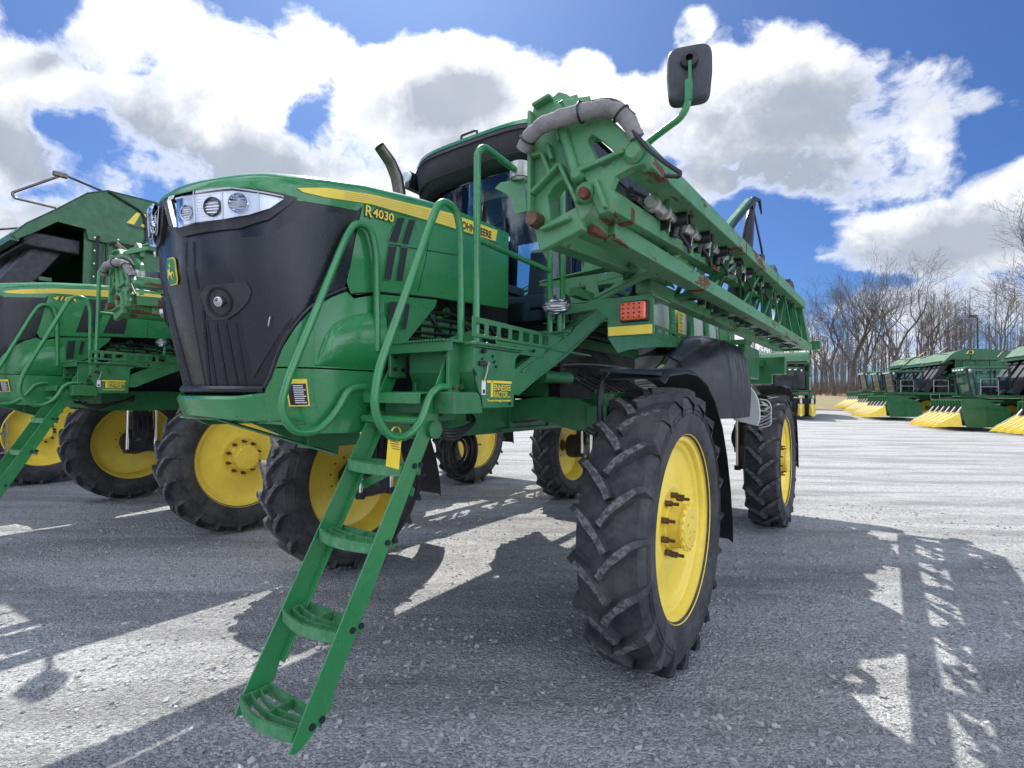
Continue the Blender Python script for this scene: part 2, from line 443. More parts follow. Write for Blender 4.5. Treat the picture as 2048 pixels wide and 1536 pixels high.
def make_wheel(parent, x, y, steer=0., spin=0.):
    R = Matrix.Rotation(steer, 4, 'Z') @ Matrix.Rotation(spin, 4, 'X')
    side = 1 if x > 0 else -1
    if not WHEEL:
        WHEEL['rim'] = rim_mesh().build('wheel', 'yellow')
        WHEEL['tyre'] = tyre_mesh(None).build('tyre', ['tyre', 'lugtop'], clean=False)
        WHEEL['hub'] = hub_mesh().build('hub', 'yellow')
        g = {k: v for k, v in WHEEL.items()}
        for k in ('tyre', 'hub'): g[k].parent = g['rim']
        s0 = stud_mesh().build('wheel_stud', 'rustbolt')
        for k in range(10):
            o = s0 if k == 0 else s0.copy()
            if k: COL.objects.link(o)
            a = 2 * PI * k / 10; o.parent = g['rim']; o.location = (0, .195 * math.cos(a), .195 * math.sin(a))
        w = WHEEL['rim']
    else:
        w = copy_tree(WHEEL['rim'])
    w.parent = parent
    w.matrix_local = Matrix.Translation((x, y, WR)) @ Matrix.Rotation(steer, 4, 'Z') @ (Matrix.Scale(-1, 4, (1, 0, 0)) if side < 0 else Matrix.Identity(4)) @ Matrix.Rotation(spin, 4, 'X')
    return w

def deer(fn, off):
    # small leaping deer, unit box about 1 x 1
    P = [(-.02, .46), (-.06, .34), (-.16, .26), (-.13, .22), (-.02, .24), (.0, .06), (-.04, -.08), (-.34, -.02), (-.46, -.10), (-.42, -.30), (-.36, -.28), (-.38, -.13), (-.30, -.12), (-.14, -.22), (-.24, -.44), (-.17, -.44), (.0, -.22), (.16, -.16), (.30, -.24), (.48, -.40), (.50, -.34), (.36, -.12), (.30, .06), (.34, .12), (.28, .14), (.22, .08), (.12, .10), (.07, .30), (.10, .36), (.04, .36), (.03, .46), (.0, .36)]
    mb = MB(); tr = tessellate_polygon([[Vector((a, b, 0)) for a, b in P]])
    mb.add([fn(a, b) for a, b in P], [tuple(t) for t in tr]); return mb

def step_grate(x0, x1, z, yf, depth=.125, bulge=.06):
    mb = MB(); n = 10; h = .048
    F = [(x0 + (x1 - x0) * i / n, yf - bulge * math.sin(PI * (.12 + .76 * i / n)) + bulge * .37) for i in range(n + 1)]
    def strip(P, zt, hh, t):
        G = [[Vector((a, b, zt)), Vector((a, b, zt - hh))] for a, b in P]
        mb.sheet(G, lambda p: Vector((0, t, 0)), False)
    strip(F, z, h, .008)
    for q in (.36, .68): strip([(a, b + depth * q * .98) for a, b in F], z, h * .62, .006)
    strip([(x0, yf + depth), (x1, yf + depth)], z, h * .8, .008)
    xm = (x0 + x1) / 2
    for xx in (x0 + .004, xm, x1 - .01): mb.box((xx + .003, yf + depth / 2, z - .02), (.008, depth, .038))
    for i in range(n * 3):   # serrated lip
        a = x0 + (x1 - x0) * (i + .5) / (n * 3); b = interp(a, [p[0] for p in F], [p[1] for p in F])
        mb.box((a, b + .004, z + .003), (.005, .007, .008))
    mb.box((xm, yf + depth + .004, z - .03), (x1 - x0, .004, .05))
    return mb

def LR(mb, n, m, par=None, **k):
    a = mb.build(n, m, par, **k); c = MB(); c.v = [(-x, y, z) for x, y, z in mb.v]; c.f = [list(f)[::-1] for f in mb.f]; c.sm = list(mb.sm); c.mi = list(mb.mi)
    c.build(n, m, par, **k); return a

def build_sprayer(name, label, loc, yaw, model='R4030'):
    IN = .18 if model == 'R4030' else 0.
    root = empty(name, loc, -yaw, label, 'crop sprayer', 'crop sprayers parked side by side')
    P = lambda mb, n, m, par=root, **k: mb.build(n, m, par, **k)
    X = lambda a, b: Vector((0, a, b))
    # ---- hood
    hd = MB()
    top = []
    NS = 40
    SS = [2.45 * i / NS for i in range(NS + 1)]
    G = []
    for s in SS:
        zt = interp(s, [p[0] for p in BAND] + [2.5], [p[1] for p in BAND] + [2.80])
        E = NP(s, etop(s)); C = crown(s); row = []
        if s <= 1.075:
            for j in range(4): row.append(NP(s, zt - .02 + (etop(s) - zt + .02) * j / 3, 0))
        else:
            for j in range(4): row.append(NP(s, etop(s) - .06 + .06 * j / 3, 0))
        for j in range(1, 13):
            v = PI / 2 * j / 12
            row.append(Vector((E.x * math.cos(v) ** .6, E.y + (C.y - E.y) * (1 - math.cos(v)), E.z + (C.z - E.z) * math.sin(v) ** .8)))
        G.append(row)
    hd.grid(G)
    side = [(1.04, 2.30), (1.2, 2.345), (1.65, 2.385), (2.45, 2.43), (2.45, 2.96), (2.3, 2.95), (1.78, 2.93), (1.12, 2.835), (1.075, 2.83), (1.073, 2.79), (1.035, 2.62), (1.0, 2.45), (.975, 2.36), (1.0, 2.30)]
    np_patch(hd, side, 0, 40, 12)
    # rear closing and raised frames round the vents
    hd.mirrored()
    hood = P(hd, 'hood', 'green')
    sm = MB()
    for a, b in (((1.26, 2.627), (1.85, 2.70)),):
        np_patch(sm, [(a[0], a[1]), (b[0], b[1]), (b[0], b[1] + .006), (a[0], a[1] + .006)], .002, 12, 1)
    np_patch(sm, [(1.0, 2.295), (1.2, 2.338), (1.65, 2.378), (2.4, 2.42), (2.4, 2.427), (1.65, 2.386), (1.2, 2.346), (1.0, 2.303)], .003, 20, 1)
    sm.tube([NP(1.50, 2.40, .001), NP(1.56, 2.60, .001), NP(1.60, 2.80, .001), NP(1.61, 2.86, .001)], .0018, 4)
    sm.tube([NP(2.05, 2.42, .001), NP(2.05, 2.88, .001)], .0018, 4)
    for i in range(24): sm.tube([NP(1.12 + .05 * i, interp(1.12 + .05 * i, [1.12, 1.78, 2.3], [2.815, 2.862, 2.895]), .001), NP(1.17 + .05 * i, interp(1.17 + .05 * i, [1.12, 1.78, 2.3], [2.815, 2.862, 2.895]), .001)], .0014, 4, cap=False)
    P(sm, 'seam', 'dark', hood)
    # vent windows
    vp = []
    if model == 'R4030':
        vp = [[(1.262, 2.65), (1.325, 2.655), (1.375, 2.812), (1.325, 2.803)], [(1.225, 2.42), (1.275, 2.425), (1.318, 2.628), (1.26, 2.62)], [(1.36, 2.662), (1.41, 2.668), (1.465, 2.826), (1.42, 2.82)], [(1.318, 2.43), (1.365, 2.434), (1.405, 2.642), (1.355, 2.635)]]
    else:
        vp = [[(1.32, 2.40), (1.50, 2.415), (1.62, 2.83), (1.50, 2.81), (1.42, 2.80)], [(1.58, 2.42), (1.8, 2.43), (1.86, 2.86), (1.72, 2.84)]]
    vf = MB(); vg = MB()
    for q in vp:
        cx = sum(p[0] for p in q) / 4; cz = sum(p[1] for p in q) / 4
        np_patch(vf, [(cx + (a - cx) * 1.22, cz + (b - cz) * 1.06) for a, b in q], .004, 6, 3)
        np_patch(vg, q, .007, 6, 3)
        # louvre slats
        for i in range(9):
            f = (i + .5) / 9
            bl = (q[0][0] + (q[3][0] - q[0][0]) * f, q[0][1] + (q[3][1] - q[0][1]) * f); br = (q[1][0] + (q[2][0] - q[1][0]) * f, q[1][1] + (q[2][1] - q[1][1]) * f)
            vg.m = 1; vg.tube([NP(bl[0] + .004, bl[1], .009), NP(br[0] - .004, br[1] + .012, .011)], .0022, 4); vg.m = 0
    LR(vf, 'vent_frame', 'green', hood); LR(vg, 'vent_grille', ['net', 'black'], hood)
    # ---- yellow stripe with pinstripes
    st = MB()
    up = [(.70, 2.778), (.84, 2.822), (1.12, 2.878), (1.78, 2.968), (2.3, 2.992)]
    lo = [(2.28, 2.905), (1.735, 2.872), (1.125, 2.824), (.845, 2.772), (.73, 2.765)]
    def SP(s, z, off=0):
        zz = etop(s)
        if z <= zz: return NP(s, z, off)
        return NP(s, z, off)
    np_patch(st, up + lo, .004, 60, 4, surf=SP)
    stripe = LR(st, 'side_stripe', 'yellow_decal', hood)
    ln = MB()
    for q in (.2, .4, .6, .8):
        pts = []
        for i in range(40):
            s = .95 + (1.82 - .95) * i / 39; ys = spans(up + lo, s)
            if len(ys) > 1: pts.append(NP(s, ys[0] + (ys[-1] - ys[0]) * q, .0048))
        ln.tube(pts, .0011, 3)
    ln.mirrored(); P(ln, 'pinstripe', 'beige', stripe)
    def lettering(txt, s0, z0, size, slope, par, nm, fit, slant=0.):
        for m_, dd, bo in (('decal_black', .0055, .0062), ('yellow_decal', .0075, .0014)):
            fn = lambda u, v: (NP(s0 + u, z0 + v + u * slope), norm_NP(s0 + u, z0 + v))
            text_mesh(txt, size, fn, dd, bo, fit=fit, slant=slant).build(nm, m_, par)
    if model == 'R4030':
        lettering('R', 1.086, 2.748, .088, 0, hood, 'lettering', .052)
        lettering('4030', 1.142, 2.757, .070, .06, hood, 'lettering', .150)
        fn = lambda u, v: (NP(1.88 + u, 2.897 + v + u * .045), norm_NP(2, 2.9))
        text_mesh('JOHN DEERE', .072, fn, .0065, .002, fit=.345).build('lettering', 'decal_black', hood)
    else:
        lettering('410R', 1.10, 2.745, .070, .07, hood, 'lettering', .22, .25)
    # ---- black grille
    gr = MB(); np_patch(gr, BAND + EDGE[1:], -.004, 46, 18); gr.mirrored()
    grille = P(gr, 'grille', 'black_gloss')
    nt_ = MB()
    np_patch(nt_, [(.40, 1.83), (.60, 2.09), (.74, 2.24), (.90, 2.34), (.95, 2.52), (.99, 2.72), (.83, 2.70), (.70, 2.62), (.56, 2.52), (.40, 2.50)], .001, 24, 10); pass
    LR(nt_, 'grille_mesh', 'net', grille)
    rb = MB()
    ribs = [((.20, 2.12), (.165, 1.80), .012), ((.255, 2.10), (.235, 1.80), .012), ((.31, 2.10), (.30, 1.80), .012), ((.365, 2.10), (.35, 1.80), .010), ((.195, 2.50), (.19, 2.27), .012), ((.215, 2.27), (.12, 1.80), .014), ((.145, 2.5), (.085, 1.80), .010)]
    for (a, b, w) in ribs: rb.tube([NP(a[0] + (b[0] - a[0]) * i / 8, a[1] + (b[1] - a[1]) * i / 8, -.007) for i in range(9)], w * .8, 6)
    # edge moulding round the grille
    rb.tube([NP(a, b, .004) for a, b in [(.965, 2.32), (.92, 2.30), (.87, 2.275), (.81, 2.24), (.75, 2.195), (.70, 2.15), (.655, 2.1), (.61, 2.05), (.575, 2.0), (.545, 1.95), (.52, 1.9), (.49, 1.84), (.45, 1.785)]], .013, 8)
    rb.tube([NP(.45 * (1 - i / 8), 1.78, .006) for i in range(9)], .020, 8)
    rb.mirrored()
    for k in range(5):  # fine slots on the far side of the centre
        s = -.14 - .045 * k; rb.tube([NP(s, 2.60, -.002), NP(s * .8, 2.2, -.002), NP(s * .6, 1.8, -.002)], .009, 5)
    P(rb, 'grille_rib', 'black_gloss', grille)
    # fog pocket and lamp
    fp = MB(); np_patch(fp, [(.205, 2.25), (.26, 2.285), (.46, 2.295), (.475, 2.25), (.45, 2.20), (.40, 2.155), (.33, 2.12), (.26, 2.12), (.22, 2.15)], .008, 24, 6, th=.012)
    pk = LR(fp, 'fog_lamp_surround', 'black', grille)
    for sg in (1, -1):
        c = NP(sg * .31, 2.205, .006); n = norm_NP(.31, 2.2); n.x *= sg
        lb = MB(); lb.lathe([(.000, .075), (.008, .07), (.004, .060), (-.02, .05)], c, n, 28); P(lb, 'fog_lamp_cup', 'dark', pk)
        lm = MB(); lm.lathe([(.0, .024), (.02, .024), (.022, .017), (.016, .015), (.018, .006), (.026, 0)], c + Vector((.012 * sg, 0, 0)), n, 20); P(lm, 'fog_lamp', 'steel', pk)
        hb = MB(); hb.tube(fillet([NP(sg * .545, 2.135, .0), NP(sg * .545, 2.135, .03), NP(sg * .53, 2.085, .03), NP(sg * .53, 2.085, .0)], .02), .0035, 6); P(hb, 'latch_loop', 'galv', grille)
    # headlights
    for sg in (1, -1):
        SF = (lambda s, z, off=0: NP(s, z, off)) if sg > 0 else (lambda s, z, off=0: NP(-s, z, off))
        fr = MB(); np_patch(fr, [(.015, 2.735), (.045, 2.62), (.10, 2.54), (.145, 2.528), (.445, 2.548), (.575, 2.60), (.66, 2.68), (.705, 2.728), (.475, 2.742), (.2, 2.738)], .010, 36, 5, th=.02, surf=SF)
        frm = P(fr, 'headlight_bezel', 'black')
        hl = MB(); np_patch(hl, [(.055, 2.712), (.10, 2.585), (.12, 2.577), (.385, 2.59), (.495, 2.612), (.58, 2.65), (.64, 2.705), (.43, 2.724), (.25, 2.716)], .019, 36, 5, surf=SF)
        hlr = P(hl, 'headlight', 'reflector')
        ln_ = MB(); np_patch(ln_, [(.050, 2.716), (.096, 2.581), (.12, 2.571), (.385, 2.584), (.495, 2.606), (.585, 2.646), (.65, 2.71), (.43, 2.730), (.25, 2.722)], .046, 36, 5, th=.022, surf=SF)
        P(ln_, 'lens_glass', 'lens', hlr)
        dv = MB()
        for s, a, b in ((.235, 2.583, 2.717), (.382, 2.59, 2.72), (.535, 2.628, 2.716)): dv.tube([SF(s, a, .022), SF(s, b, .022)], .0045, 6)
        for q in range(10): dv.tube([SF(.06 + .008 * q, 2.70 - .012 * q, .0205), SF(.22, 2.70 - .012 * q, .0205)], .0012, 3)
        for q in range(8): dv.tube([SF(.25, 2.705 - .014 * q, .0205), SF(.33, 2.705 - .014 * q, .0205)], .0012, 3)
        P(dv, 'divider', 'reflector', hlr)
        for s, z, r, dk in ((.19, 2.635, .034, 0), (.335, 2.65, .042, 1), (.455, 2.665, .043, 0)):
            n = norm_NP(s, z); n.x *= sg; c = SF(s, z, .021)
            bb = MB(); bb.lathe([(0, r * 1.12), (.010, r * 1.08), (.010, r * .98), (-.004, r * .9), (-.010, .002)], c, n, 28)
            P(bb, 'bulb_ring', 'black' if dk else 'chrome', hlr)
            b2 = MB()
            for q in range(5):
                zz = z + r * (-.7 + .35 * q); hw = math.sqrt(max(0, 1 - (.7 - .35 * q) ** 2)) * r * .9
                b2.tube([SF(s - hw, zz, .027), SF(s + hw, zz, .027)], .0035, 5)
            P(b2, 'bulb_optic', 'chrome', hlr)
    # emblem
    em = MB()
    def shield(k): return [(-.052 * k, 2.372 + .030 * k), (-.046 * k, 2.372 + .060 * k), (-.028 * k, 2.372 + .070 * k), (.028 * k, 2.372 + .070 * k), (.046 * k, 2.372 + .060 * k), (.052 * k, 2.372 + .030 * k), (.050 * k, 2.372 - .045 * k), (.034 * k, 2.372 - .068 * k), (-.034 * k, 2.372 - .068 * k), (-.050 * k, 2.372 - .045 * k)]
    c0 = .012
    SFE = lambda s, z, off=0: NP(s + c0, z, off)
    np_patch(em, shield(.97), .005, 10, 6, th=.004, surf=SFE); emb = P(em, 'emblem', 'yellow_decal')
    e2 = MB(); np_patch(e2, shield(.89), .0075, 10, 6, th=.004, surf=SFE); P(e2, 'emblem_field', 'emblemgreen', emb)
    e3 = deer(lambda a, b: NP(c0 - a * .072, 2.372 + b * .098, .0095), 0); P(e3, 'emblem_deer', 'yellow_decal', emb)
    # ---- lower green shroud
    lw = MB()
    L1 = [(.45, 1.765), (.52, 1.885), (.575, 1.985), (.655, 2.085), (.75, 2.18), (.87, 2.26), (.965, 2.305), (1.01, 2.275), (1.185, 2.325), (1.22, 2.325), (1.22, 1.893), (.515, 1.893)]
    np_patch(lw, L1, .012, 36, 14, th=.02)
    L2 = [(.39, 1.752), (.45, 1.765), (.512, 1.885), (1.22, 1.885), (1.22, 1.552), (1.145, 1.552), (.73, 1.556), (.485, 1.606), (.39, 1.63)]
    np_patch(lw, L2, .012, 36, 12, th=.02)
    # tail behind the handrail
    np_patch(lw, [(1.2, 2.328), (1.36, 2.343), (1.66, 2.368), (1.64, 2.32), (1.48, 2.16), (1.40, 2.08), (1.2, 2.04)], .01, 14, 8, th=.02)
    shroud = LR(lw, 'front_shroud', 'green', root)
    bg = MB()
    arc = [(.76, 1.95), (.79, 2.01), (.82, 2.06), (.855, 2.105), (.90, 2.14), (.955, 2.165), (1.05, 2.20), (1.18, 2.225)]
    GG = []
    for i in range(25):
        s = .74 + (1.215 - .74) * i / 24; zt = interp(s, [p[0] for p in arc], [p[1] for p in arc]); row = []
        if s < .76: zt = 1.93
        for j in range(10):
            t = j / 9; z = zt - (zt - 1.90) * t
            row.append(NP(s, z, .013 + .035 * math.sin(PI * min(1, t * 1.0 + .12 * (t < .01) * 0)) ** .5 * min(1, (s - .74) / .08) * (1 if t > 0 else 0)))
        GG.append(row)
    bg.grid(GG); LR(bg, 'wheel_arch_bulge', 'green', shroud)
    # vents in the tail
    tv = MB(); np_patch(tv, [(1.225, 2.09), (1.285, 2.10), (1.31, 2.30), (1.24, 2.29)], .034, 4, 3); np_patch(tv, [(1.34, 2.14), (1.37, 2.15), (1.40, 2.30), (1.36, 2.30)], .034, 4, 3); LR(tv, 'vent_grille', 'net', shroud)
    # warning decal on the lower shroud
    dc = MB(); np_patch(dc, [(.565, 1.70), (.68, 1.70), (.68, 1.835), (.565, 1.835)], .034, 4, 4); dcl = P(dc, 'warning_decal', 'yellow_decal', shroud)
    dc = MB(); np_patch(dc, [(.573, 1.706), (.672, 1.706), (.672, 1.812), (.573, 1.812)], .0352, 4, 4); P(dc, 'decal_panel', 'decal_black', shroud)
    dc = MB()
    for k in range(9): np_patch(dc, [(.60, 1.716 + k * .0105), (.60 + (.055 if k % 3 else .066), 1.716 + k * .0105), (.60 + (.055 if k % 3 else .066), 1.720 + k * .0105), (.60, 1.720 + k * .0105)], .0362, 2, 1)
    P(dc, 'decal_text_line', 'white', shroud)
    # lip
    lp = MB()
    G = []
    for i in range(19):
        s = .44 * i / 18; q = 1 - max(0, (s - .30) / .14) ** 1.5; zt = 1.748 + .012 * max(0, (s - .3) / .14); zb = 1.640 - .022 * (s / .44)
        G.append([NP(s, zt, .0), NP(s, zt + .002, .012 + .024 * q), NP(s, zt - .01, .0125 + .036 * q), NP(s, zb + .01, .0125 + .028 * q), NP(s, zb, .008 + .02 * q), NP(s, zb - .004, -.05)])
    lp.grid(G, False)
    lp.mirrored(); P(lp, 'front_lip', 'green')
    # gusset and strut below the lip
    gu = MB()
    gu.prism([(-2.13, 1.64), (-1.50, 1.60), (-1.52, 1.40), (-1.62, 1.42)], lambda a, b: Vector((.30, a, b)), (.01, 0, 0))
    gu.beam((.02, -2.12, 1.63), (.42, -1.62, 1.42), .06, .012); gu.beam((.30, -1.75, 1.50), (.30, -1.4, 1.50), .10, .09)
    gu.box((.0, -1.75, 1.61), (1.15, .55, .014))
    P(gu, 'nose_bracket', 'green_dk', bevel=.003)
    # ---- engine block seen under the hood
    eb = MB(); eb.box((0, -.75, 2.1), (.9, 1.5, .75)); eb.box((0, -1.6, 2.0), (.95, .5, .6)); P(eb, 'engine', 'dark')
    ed = MB()
    rnd = random.Random(3)
    for k in range(16):
        y = -1.0 + rnd.random() * .9; z = 2.12 + rnd.random() * .22
        ed.cyl((.44, y, z), (.50, y, z), .02 + .03 * rnd.random(), n=10)
    for k in range(5): ed.box((.47, -.98 + .15 * k, 2.20), (.07, .12, .12))
    split_build(ed, 'engine_detail', 'green_dk', root, bevel=.004)
    hs = MB()
    for k in range(5): hs.tube(fillet([(.50, -1.15, 2.30 - .045 * k), (.53, -.7, 2.33 - .05 * k), (.50, -.3, 2.27 - .05 * k), (.52, .1, 2.30 - .04 * k)], .15), .010, 8)
    for k in range(3):
        y0 = -1.0 + .33 * k; hs.tube(fillet([(.48, y0, 2.36), (.52, y0 + .05, 2.26), (.50, y0 + .2, 2.14), (.52, y0 + .3, 2.05)], .08), .014, 8)
    P(hs, 'hose', 'hose')
    # ---- exhaust
    ex = MB(); pts = [Vector((-.3, -.52, 3.15)), Vector((-.3, -.52, 3.45)), Vector((-.3, -.55, 3.56)), Vector((-.3, -.62, 3.66)), Vector((-.3, -.74, 3.745))]
    ex.tube(pts, [.052, .052, .052, .048, .044], 18, cap=False); ex.tube(pts[::-1], [.040, .044, .048, .048, .048], 18, cap=False)
    P(ex, 'exhaust_stack', 'exhaust')
    # ---- chassis
    ch = MB()
    for sg in (-1, 1):
        ch.box((sg * .58, 2.2, 1.60), (.012, 6.6, .24)); ch.box((sg * .53, 2.2, 1.484), (.11, 6.6, .012)); ch.box((sg * .53, 2.2, 1.716), (.11, 6.6, .012))
        ch.box((sg * .595, 1.0, 1.50), (.05, 2.6, .03)); ch.box((sg * .595, -.15, 1.60), (.03, .06, .22)); ch.box((sg * .595, .42, 1.60), (.02, .03, .22))
    for y in (-1.0, .0, 1.5, 3.0, WB, 5.4): ch.box((0, y, 1.60), (1.16, .18, .20))
    P(ch, 'chassis_frame', 'green_dk', bevel=.004)
    # axles: arched beams with box ends
    for y in (0, WB):
        ax = MB()
        prof = [(0, 1.66), (.5, 1.72), (.9, 1.76), (1.2, 1.74), (1.4, 1.66), (1.42, 1.50), (1.15, 1.52), (.8, 1.60), (.4, 1.50), (0, 1.48)]
        full = prof + [(-a, b) for a, b in prof[::-1]]
        ax.prism([p for i, p in enumerate(full) if i not in (len(prof), len(full) - 1)], lambda a, b: Vector((a, y - .16, b)), (0, .32, 0))
        for sg in (-1, 1):
            ax.lathe([(-.17, .0), (-.17, .13), (.17, .13), (.17, 0)], (sg * 1.36, y, 1.62), (0, 0, 1), 24)
            ax.box((sg * 1.36, y, 1.60), (.16, .44, .20))
        P(ax, 'axle', 'green_dk', bevel=.008)
        for sg in (-1, 1):
            n0 = len(COL.objects)
            sp = MB(); sp.box((sg * 1.36, y, 1.20), (.20, .26, .40)); sp.lathe([(-.35, .10), (.25, .10)], (sg * 1.36, y, 1.3), (0, 0, 1), 20)
            sp.box((sg * 1.40, y, .95), (.16, .34, .36)); sp.lathe([(-.02, .0), (-.02, .16), (.16, .20), (.26, .20), (.26, .1)], (sg * 1.38, y, WR), (sg, 0, 0), 28)
            for q in range(5): sp.tube(fillet([(sg * 1.30, y - .13 + .06 * q, 1.45), (sg * 1.22, y - .16 + .07 * q, 1.2), (sg * 1.30, y - .12 + .06 * q, .98), (sg * 1.38, y - .08 + .05 * q, .95)], .1), .012, 6)
            P(sp, 'strut_housing', 'brownmetal', bevel=.01)
            for q in (-.19, .19):
                rd = MB(); rd.cyl((sg * 1.32, y + q, .80), (sg * 1.32, y + q, 1.52), .023, n=14); rd = P(rd, 'chrome_rod', 'chrome')
                cp = MB(); cp.cyl((sg * 1.32, y + q, .76), (sg * 1.32, y + q, .82), .045, n=14); P(cp, 'rod_cap', 'black', rd)
            if sg < 0 and IN:
                for ob in list(COL.objects)[n0:]:
                    if ob.parent is root: ob.location.x += IN
    # wheels
    make_wheel(root, TR2, 0, .0, .3); make_wheel(root, TR2, WB, 0, .9); xr = -1.54 if model == 'R4030' else -TR2; make_wheel(root, xr, 0, 0, 1.1); make_wheel(root, xr, WB, 0, .5)
    # hydraulics over the axle
    hy = MB()
    hy.tube(fillet([(.75, -.35, 1.95), (1.0, .2, 2.02), (1.25, .5, 2.0), (1.4, .9, 1.9)], .2), .022, 8)
    for k in range(9):
        y = -.2 + .14 * k; hy.tube(fillet([(.6, y, 1.8), (.8, y + .1, 1.98 + .03 * (k % 3)), (1.0, y + .25, 1.92), (1.2, y + .3, 1.80)], .12), .013, 7)
    for k in range(7): hy.tube(fillet([(1.05, .3 + .05 * k, 2.12), (1.12, .42 + .05 * k, 2.0), (1.05, .6 + .05 * k, 1.84)], .1), .010, 6)
    P(hy, 'hydraulic_hose', 'hose')
    hc = MB(); hc.cyl((1.0, -.35, 1.90), (1.0, .05, 1.90), .045, n=16); hc.box((.7, .1, 1.82), (.3, .3, .12)); P(hc, 'steering_cylinder', 'green_dk')
    h2 = MB(); h2.cyl((1.0, .05, 1.90), (1.0, .3, 1.90), .018, n=12); P(h2, 'cylinder_rod', 'chrome')
    coil = MB()
    for k in range(7):
        r = .07 + .016 * k; coil.tube([(.46 + .02 * (k % 3), -.60 + r * math.cos(2 * PI * i / 28), 1.36 + r * 1.15 * math.sin(2 * PI * i / 28)) for i in range(29)], .012, 6)
    P(coil, 'coiled_hose', 'hose')
    # ---- ladder
    ld = MB()
    oR = [(-2.30, .385), (-2.262, .47), (-1.817, 1.273), (-1.632, 1.61), (-1.403, 2.06), (-1.385, 2.06), (-1.352, 2.02), (-1.355, 1.90), (-1.43, 1.84), (-1.50, 1.70), (-1.515, 1.635), (-1.655, 1.38), (-1.784, 1.129), (-2.10, .54), (-2.12, .47), (-2.24, .385), (-2.27, .375)]
    for x in (1.098, .70):
        ld.prism(oR, lambda a, b: Vector((x, a, b)), (.008 if x > 1 else -.008, 0, 0))
    # inner flange of the far stringer
    for a, b in (((-2.10, .54), (-1.784, 1.129)), ((-1.784, 1.129), (-1.515, 1.635))): ld.beam((.715, a[0], a[1]), (.715, b[0], b[1]), .04, .007, up=(0, -.8, .5))
    for sgx in (-1,):
        ld.beam((.71, -1.66, 1.28), (.90, -1.62, 1.375), .008, .045); ld.beam((.90, -1.62, 1.375), (1.09, -1.66, 1.28), .008, .045)
    ladder = P(ld, 'ladder', 'green', bevel=.002)
    for z, yf in ((.465, -2.295), (.77, -2.11), (1.095, -1.925), (1.42, -1.765)):
        P(step_grate(.706, 1.096, z, yf + .012), 'ladder_step', 'step', ladder)
    t5 = MB(); t5.box((.90, -1.56, 1.765), (.40, .16, .008)); t5.box((.90, -1.645, 1.742), (.42, .010, .055)); t5.tube([(.66, -1.62, 1.63), (1.1, -1.62, 1.63)], .022, 12); P(t5, 'hinge_step', 'green', ladder, bevel=.003)
    bt = MB()
    for y, z in ((-2.205, .444), (-2.161, .451), (-2.019, .754), (-1.975, .757), (-1.834, 1.082), (-1.789, 1.084), (-1.672, 1.414), (-1.632, 1.417), (-1.558, 1.743), (-1.522, 1.743)):
        bt.cyl((1.104, y, z), (1.113, y, z), .0135, n=12)
    bt.cyl((.70, -1.56, 1.28), (.735, -1.56, 1.28), .014, n=8)
    split_build(bt, 'bolt', 'bolt', ladder)
    pv = MB()
    for x in (.64, 1.10): pv.cyl((x, -1.55, 1.585), (x + .03, -1.55, 1.585), .045, n=20)
    split_build(pv, 'ladder_pivot', 'green_dk', ladder)
    # ---- handrails
    hr = MB()
    A = [(-1.372, 1.87), (-1.385, 2.62), (-1.43, 2.745), (-1.55, 2.745), (-1.60, 2.64), (-1.935, 1.85), (-1.95, 1.68), (-1.87, 1.57), (-1.76, 1.555), (-1.665, 1.62), (-1.60, 1.76), (-1.545, 1.80), (-1.36, 1.80)]
    hr.tube(fillet([(1.135, a, b) for a, b in A], .09, 6), .0195, 14)
    P(hr, 'handrail', 'green')
    hr = MB()
    B = [(-1.54, 2.0), (-1.558, 2.55), (-1.60, 2.675), (-1.70, 2.68), (-1.76, 2.58), (-2.08, 1.80), (-2.105, 1.68), (-2.04, 1.575), (-1.91, 1.565), (-1.80, 1.66), (-1.73, 1.78), (-1.66, 1.80), (-1.62, 1.80)]
    hr.tube(fillet([(.665, a, b) for a, b in B], .09, 6), .0195, 14)
    P(hr, 'handrail', 'green')
    br = MB()
    for y, z in ((-1.372, 1.895), (-1.372, 2.0)): br.cyl((1.06, y, z), (1.125, y, z), .017, n=12); br.cyl((1.145, y, z), (1.165, y, z), .014, n=8)
    for y in (-1.40, -1.45): br.cyl((1.14, y, 1.80), (1.163, y, 1.80), .012, n=8)
    split_build(br, 'standoff', 'rustbolt', root)
    # ---- platform, box, grating
    pl = MB()
    pl.box((.93, -1.2, 2.035), (.52, .62, .012)); pl.box((.93, -1.505, 2.01), (.52, .01, .055)); pl.box((.93, -.5, 2.06), (.62, .9, .012)); pl.box((1.235, -.95, 2.03), (.008, .5, .06))
    for k in range(22): pl.tube([(.70 + .021 * k - .006, -1.515, 2.04), (.70 + .021 * k + .006, -1.515, 2.04)], .009, 6)
    pl.prism([(-1.42, 2.165), (-.55, 2.15), (-.55, 2.062), (-1.42, 2.062)], lambda a, b: Vector((1.244, a, b)), (.006, 0, 0),
             [[(y + .005, 2.083), (y + .005, 2.128), (y + .01, 2.134), (y + .072, 2.134), (y + .078, 2.128), (y + .078, 2.083), (y + .072, 2.078), (y + .01, 2.078)] for y in [-1.395 + .108 * k for k in range(7)]])
    pl.prism([(-1.15, 1.99), (-.60, 1.99), (-.60, 2.20), (-.75, 2.20), (-1.05, 2.10)], lambda a, b: Vector((.66, a, b)), (.006, 0, 0))
    P(pl, 'platform', 'green_dk', bevel=.002)
    bx = MB()
    bx.prism([(-1.405, 2.03), (-.985, 2.03), (-.99, 2.0), (-1.03, 1.97), (-1.045, 1.695), (-1.335, 1.692), (-1.345, 1.75), (-1.405, 1.88)], lambda a, b: Vector((.78, a, b)), (.47, 0, 0))
